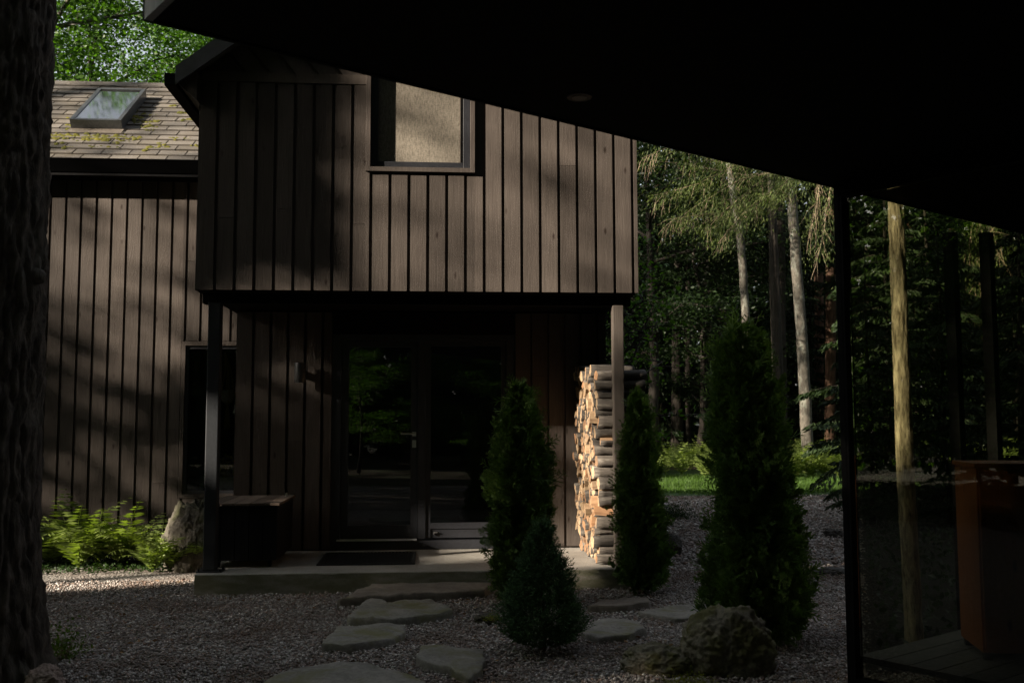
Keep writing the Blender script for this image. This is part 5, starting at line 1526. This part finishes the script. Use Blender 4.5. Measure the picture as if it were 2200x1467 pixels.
for i, (u0, s0) in enumerate(zip(tu, sc0)):
    x0, y0 = -SH.y*u0 + SH.x*s0, SH.x*u0 + SH.y*s0
    root = thing('gobo_tree', (x0, y0, 0), 'unseen broad tree upsun, its crown shaped to break up the sunlight', 'tree', 'unseen broad trees that shape the sunlight')
    n = 46000 if u0 < 14 else 15000; lo = (tu[i-1]+u0)/2 - .9 if i else u0-3.0; hi = (tu[i+1]+u0)/2 + .9 if i+1 < len(tu) else u0+2.4
    nc = 2100                                                # twig ends carrying leaves
    cu, cv, cs = rg.uniform(lo, hi, nc), rg.uniform(-5.2, 27, nc) if u0 < 14 else rg.uniform(-1, 16.5, nc), s0 + rg.normal(0, 1.5, nc)
    k = rg.integers(0, nc, n)
    u = cu[k] + rg.normal(0, .34, n); v = cv[k] + rg.normal(0, .30, n); s = cs[k] + rg.normal(0, .3, n)
    if i == 4:                                            # extra leaves added to shade the left half of the upper storey
        m = 9000; u = np.concatenate([u, rg.uniform(8.12, 9.4, m)]); v = np.concatenate([v, rg.uniform(2.7, 7.2, m)]); s = np.concatenate([s, s0 + rg.normal(0, 1.2, m)])
    z = v - s*TE
    keep = (rg.random(len(u)) < leaf_share(u, v, rg)) & (z > .25)
    u, s, z = u[keep], s[keep], z[keep]
    C = np.stack([-SH.y*u + SH.x*s, SH.x*u + SH.y*s, z], 1)
    link('crown', np_mesh('crown', leaves(C, (.25 if u0 < 14 else .42)*rg.uniform(.7, 1.3, len(C)), .17 if u0 < 14 else .3, rg.normal(size=(len(C), 3)), rg), 4, MD), root)
    mb = MB(); mb.tube([(x0, y0, -.1), (x0+.05, y0, 6), (x0-.05, y0+.1, 26)], [.24, .19, .06] if i not in (4, 5) else [.13, .11, .04], 10)
    for q in range(14 if i in (0, 1, 2) else 0):
        b = Vector((x0, y0, 3.5 + q*.75)); j = rg.integers(0, nc); t_ = Vector((-SH.y*cu[j]+SH.x*cs[j], SH.x*cu[j]+SH.y*cs[j], max(1.0, cv[j]-cs[j]*TE)))
        if abs(t_.z - b.z) < 4 and leaf_share(np.array([cu[j]]), np.array([cv[j]]), rg)[0] > .9: mb.tube([b, b.lerp(t_, .5) + Vector((0, 0, .3)), t_], [.05, .03, .012], 6)
    mb.build('trunk', mbts, root, smooth=True)

# ================================================================== NEAR PAVILION
RZ_ = EYE + 1.30
A_ = onz(310, 38, RZ_); B_ = onz(1772, 395, RZ_)
e1 = (B_ - A_); LAB = e1.length; e1.normalize(); ROT = atan2(e1.y, e1.x)
pav = thing('pavilion', (A_.x, A_.y, 0), 'black pavilion with a deep flat eave and a glass screen, close at the right', 'pavilion', None, (0, 0, ROT))
def PL(name, mb, mat, parent=None, **k): 
    return mb.build(name, mat, parent or pav, inv=False, **k)
PW, PD = 9.0, 6.0
mb = MB(); mb.box(0.026, PW, -PD, -0.001, RZ_, RZ_+0.012)
for k in range(1, 26): pass
PL('soffit', mb, M['black'])
mb = MB(); mb.box(-0.02, PW+0.1, -PD, 0.02, RZ_+0.28, RZ_+0.34); mb.box(0.03, PW-0.02, -PD+0.02, -0.012, RZ_+0.0125, RZ_+0.279); PL('roof', mb, M['black'])
mb = MB(); mb.box(0.0, 0.025, -PD, -0.001, RZ_-0.008, RZ_+0.279); PL('end_fascia', mb, M['weathered'])
mb = MB(); mb.box(0.0, PW, 0.0, 0.019, RZ_-0.006, RZ_+0.279); PL('front_fascia', mb, M['black'])
iv_ = Matrix.LocRotScale(pav.location, pav.rotation_euler, None).inverted()
def loc(q): return iv_ @ Vector(q)
d0 = loc(onz(1245, 207, RZ_))
mb = MB(); mb.tube([(d0.x, d0.y, RZ_-0.006), (d0.x, d0.y, RZ_-0.001)], 0.05, 24); dlt = PL('downlight', mb, M['steel'])
mb = MB(); mb.tube([(d0.x, d0.y, RZ_-0.0085), (d0.x, d0.y, RZ_-0.0065)], 0.03, 24); o = mb.build('lens', M['fascia'], dlt, inv=False)
gx_ = LAB + 0.03
c0 = loc(onz(1800, 1467, 0.0))
fz = 0.10
mb = MB(); mb.box(gx_-0.03, gx_+0.03, -0.085, -0.05, -0.05, RZ_-0.001); PL('corner_post', mb, M['black'], bevel=0.004)
mb = MB(); mb.box(gx_-0.03, gx_+0.04, -PD+.1, -0.086, RZ_-0.09, RZ_-0.001); mb.box(gx_-0.03, gx_+0.04, -PD+.1, -0.086, -0.02, fz); mb.box(gx_-0.03, gx_+0.04, -0.10, -0.086, fz, RZ_-0.091); gf = PL('glass_frame', mb, M['black'])
for yy in (-2.3, -4.2):
    mb = MB(); mb.box(gx_-0.03, gx_+0.04, yy-.04, yy+.04, fz, RZ_-.091); PL('mullion', mb, M['black'])
mb = MB(); mb.box(gx_, gx_+0.008, -PD+.1, -0.112, fz, RZ_-0.091); mb.build('pane', M['glass_screen'], gf, inv=False)
# deck behind the screen
fd = loc(onz(1960, 1378, 0.20))
DK = plank_mat('grey deck boards', (0.11, 0.105, 0.10), vertical=False, var=(0.8, 1.15))
mb = MB(); y = fd.y
while y > -PD:
    mb.box(gx_+0.06, PW, y-0.135, y, 0.17, 0.20); y -= 0.143
PL('deck', mb, DK)
def pillar(px, w, name='pillar'):
    q = loc(onz(px, 1378, 0.2)); mb = MB(); mb.box(q.x-w/2, q.x+w/2, q.y+.02, q.y+.02+w, -.03, RZ_-.001); PL(name, mb, M['steel'])
# posts on the far side of the covered deck
for px in (2072, 2152):
    q = loc(onz(px, 1300, 0.2)); mb = MB(); mb.box(q.x-.035, q.x+.035, q.y-.035, q.y+.035, -.03, RZ_-.001); PL('pillar', mb, M['black'])
# brown cabinet on the deck
cb = onz(2155, 1420, 0.2); lc = loc(cb)
tl = at(2106, 995, cb.y + 0.25)
cab = thing('wooden_cabinet', (cb.x, cb.y, 0.2), 'reddish brown wooden cabinet seen through the glass screen at the right edge', 'cabinet', None, (0, 0, -0.25))
cx0 = at(2108, 1200, cb.y).x - cb.x; ztop = at(2130, 995, cb.y).z - 0.2
wood = plank_mat('reddish brown wood', (0.30, 0.10, 0.035), var=(.9, 1.1), rough=.45)
mb = MB(); mb.box(cx0, cx0+.75, 0, .42, 0.04, ztop-.026); mb.build('carcass', wood, cab, inv=False, bevel=.004)
mb = MB(); mb.box(cx0-.01, cx0+.77, -.012, .43, ztop-.025, ztop); mb.build('top', wood, cab, inv=False, bevel=.004)
for k in range(2):
    mb = MB(); mb.box(cx0+.01+.37*k, cx0+.37+.37*k-.005, -.018, -.001, .06, ztop-.04); dr = mb.build('door', wood, cab, inv=False, bevel=.003)
    mb = MB(); mb.tube([(cx0+.34+.06*k, -.02, ztop*.6), (cx0+.34+.06*k, -.042, ztop*.6)], .012, 10); mb.build('knob', M['steel'], dr, inv=False)
mb = MB()
for a in (cx0+.03, cx0+.70):
    for b in (.03, .38): mb.box(a-.02, a+.02, b-.02, b+.02, .001, .039)
mb.build('feet', M['steel'], cab, inv=False)
# young tree beyond the roof edge, seen through the screen
Yt = 5.95
P = [at(px, py, Yt) for px, py in ((1968, 1430), (1958, 1250), (1945, 1000), (1937, 800), (1930, 600), (1924, 430), (1918, 250), (1905, -200))]
P[0].z = -.08
yt = thing('young_tree', (P[0].x, Yt, 0), 'slender sunlit trunk with rough bark seen through the glass screen', 'tree')
MY_ = bark_mat('sunlit rough bark', (0.07, 0.05, 0.025), (0.66, 0.56, 0.36), (40, 40, 9), 1.0)  # bark colour raised to carry the sunlight seen through the tinted pane
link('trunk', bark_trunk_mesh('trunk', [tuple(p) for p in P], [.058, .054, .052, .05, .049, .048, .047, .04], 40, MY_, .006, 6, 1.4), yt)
rg = np.random.default_rng(3); top = np.array(tuple(P[-1])); mb = MB(); An = []
for k in range(10):
    d = np.array([cos(k*2.4), sin(k*2.4), .5]); p0 = top + np.array([0, 0, -.4+.1*k]); mb.tube([p0, p0+d*.5, p0+d*.9+np.array([0, 0, .1])], [.018, .011, .004], 5); An += [p0+d*.5, p0+d*.9]
mb.build('limbs', MY_, yt)
An = np.array(An); C = An[rg.integers(0, len(An), 1500)] + rg.normal(0, .2, (1500, 3)); link('crown', np_mesh('crown', leaves(C, .09, .055, rg.normal(size=(1500, 3)), rg), 4, MD), yt)
# dark evergreens growing behind the glass screen
for i, (px, Y, sc, lab) in enumerate([(1868, 13.5, .42, 'dark bushy evergreen behind the left part of the glass screen'), (1948, 15.5, .55, 'dark evergreen behind the slender sunlit trunk'), (2035, 13.0, .46, 'dark evergreen behind the first thin pillar past the glass'), (2190, 15.0, .6, 'dark evergreen at the right edge behind the glass screen'), (1900, 19.5, .8, 'taller dark evergreen on the lawn edge seen through the glass screen'), (2010, 20.5, .85, 'tallest dark evergreen seen through the glass screen')]):
    q = at(px, 900, Y); tree('young_conifer', CON[2], q.x, Y, lab, None, sc, i*1.3)
q0 = at(2105, 480, 20.0); root = thing('hemlock', (q0.x + .5, 20.6, 0), 'sunny hanging hemlock spray between the pillars seen through the glass screen', 'tree')
mb = MB(); mb.tube([(q0.x + .55, 20.6, -.1), (q0.x + .5, 20.5, 4), (q0.x + .45, 20.4, 9)], [.09, .075, .03], 10); mb.build('trunk', MB1, root)
rg = np.random.default_rng(44); C = []; D = []; tw = MB()
for b in (((2150, 470), (2105, 530), (2095, 620), (2100, 700)), ((2160, 520), (2115, 590), (2110, 680), (2120, 740)), ((2140, 430), (2090, 480), (2080, 540), (2086, 590))):
    P = [at(px, py, 20 + .2*j) for j, (px, py) in enumerate(b)]; tw.tube(P, [.02, .014, .009, .004], 5); P = np.array([tuple(p) for p in P]); n = 900
    t = rg.random(n)*2.98; i = t.astype(int); f = (t-i)[:, None]; base = P[i]*(1-f)+P[i+1]*f
    C.append(base + rg.normal(0, 1, (n, 3))*np.array([.14, .2, .1]) + np.array([0, 0, -.1])); D.append(np.array([-.1, 0, -1.]) + rg.normal(0, .4, (n, 3)))
    for k in range(16):
        p = base[rg.integers(0, n)]; d = unit(np.array([-.3, 0, -.9]) + rg.normal(0, .4, 3)); pp = [p]
        for s_ in range(5): d = unit(d + np.array([.12, 0, -.25]) + rg.normal(0, .18, 3)); pp.append(pp[-1] + d*rg.uniform(.08, .18))
        tw.tube(pp, [.008, .007, .006, .004, .003, .002], 4)
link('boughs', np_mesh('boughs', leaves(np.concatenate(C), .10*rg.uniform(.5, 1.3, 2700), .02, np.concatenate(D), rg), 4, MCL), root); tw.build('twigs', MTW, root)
# garden table with a closed blue parasol on the lawn
Yp = 27.0; q = at(2112, 912, Yp); tb = thing('garden_table', (q.x, Yp, 0), 'small white garden table on the lawn seen through the glass screen', 'table')
wh = plain_mat('white table paint', (0.75, 0.76, 0.75), .5, 0, 20, .1)
mb = MB(); mb.tube([(q.x, Yp, q.z-.02), (q.x, Yp, q.z+.02)], .36, 28); mb.build('tabletop', wh, tb)
mb = MB(); mb.tube([(q.x, Yp, .03), (q.x, Yp, q.z-.021)], .035, 10); mb.tube([(q.x, Yp, -.01), (q.x, Yp, .03)], .22, 20); mb.build('pedestal', wh, tb)
us = thing('parasol', (q.x-.55, Yp+.4, 0), 'closed blue parasol standing behind the white garden table', 'parasol')
bl = plain_mat('blue canvas', (0.02, 0.07, 0.22), .8, 0, 20, .2)
zt = at(2106, 765, Yp).z
mb = MB(); mb.tube([(q.x-.55, Yp+.4, 0), (q.x-.55, Yp+.4, zt+.1)], .02, 8); mb.build('pole', bl, us)
mb = MB(); mb.tube([(q.x-.55, Yp+.4, zt-1.5), (q.x-.55, Yp+.4, zt-1.3), (q.x-.55, Yp+.4, zt-.6), (q.x-.55, Yp+.4, zt)], [.05, .085, .07, .025], 12); mb.build('canopy', bl, us, smooth=True)
# pale wire chair behind the viewer, mirrored in the fixed window
ch = thing('garden_chair', (1.3, -4.0, 0), 'pale cushioned wire chair mirrored in the fixed window beside the door', 'chair', None, (0, 0, pi))
cu_ = plain_mat('pale cushion', (0.8, 0.8, 0.76), .9, 0, 20, .05)
mb = MB(); mb.box(-.38, .38, -.3, .3, .36, .47); mb.build('seat_cushion', cu_, ch, inv=False, bevel=.03)
mb = MB(); mb.box(-.38, .38, .22, .32, .5, .86); mb.build('back_cushion', cu_, ch, inv=False, bevel=.03)
mb = MB()
for k in range(9): mb.tube([(-.4+.1*k, -.33, .33), (-.4+.1*k, .33, .33), (-.4+.1*k, .37, .9)], .006, 5)
for z_ in (.5, .62, .74, .9): mb.tube([(-.4, .35, z_), (.4, .35, z_)], .008, 5)
mb.build('wire_frame', M['steel'], ch, inv=False)
for a in (-.36, .36):
    for b in (-.3, .33):
        mb = MB(); mb.tube([(a, b, 0), (a, b, .33)], .012, 8); mb.build('leg', M['steel'], ch, inv=False)
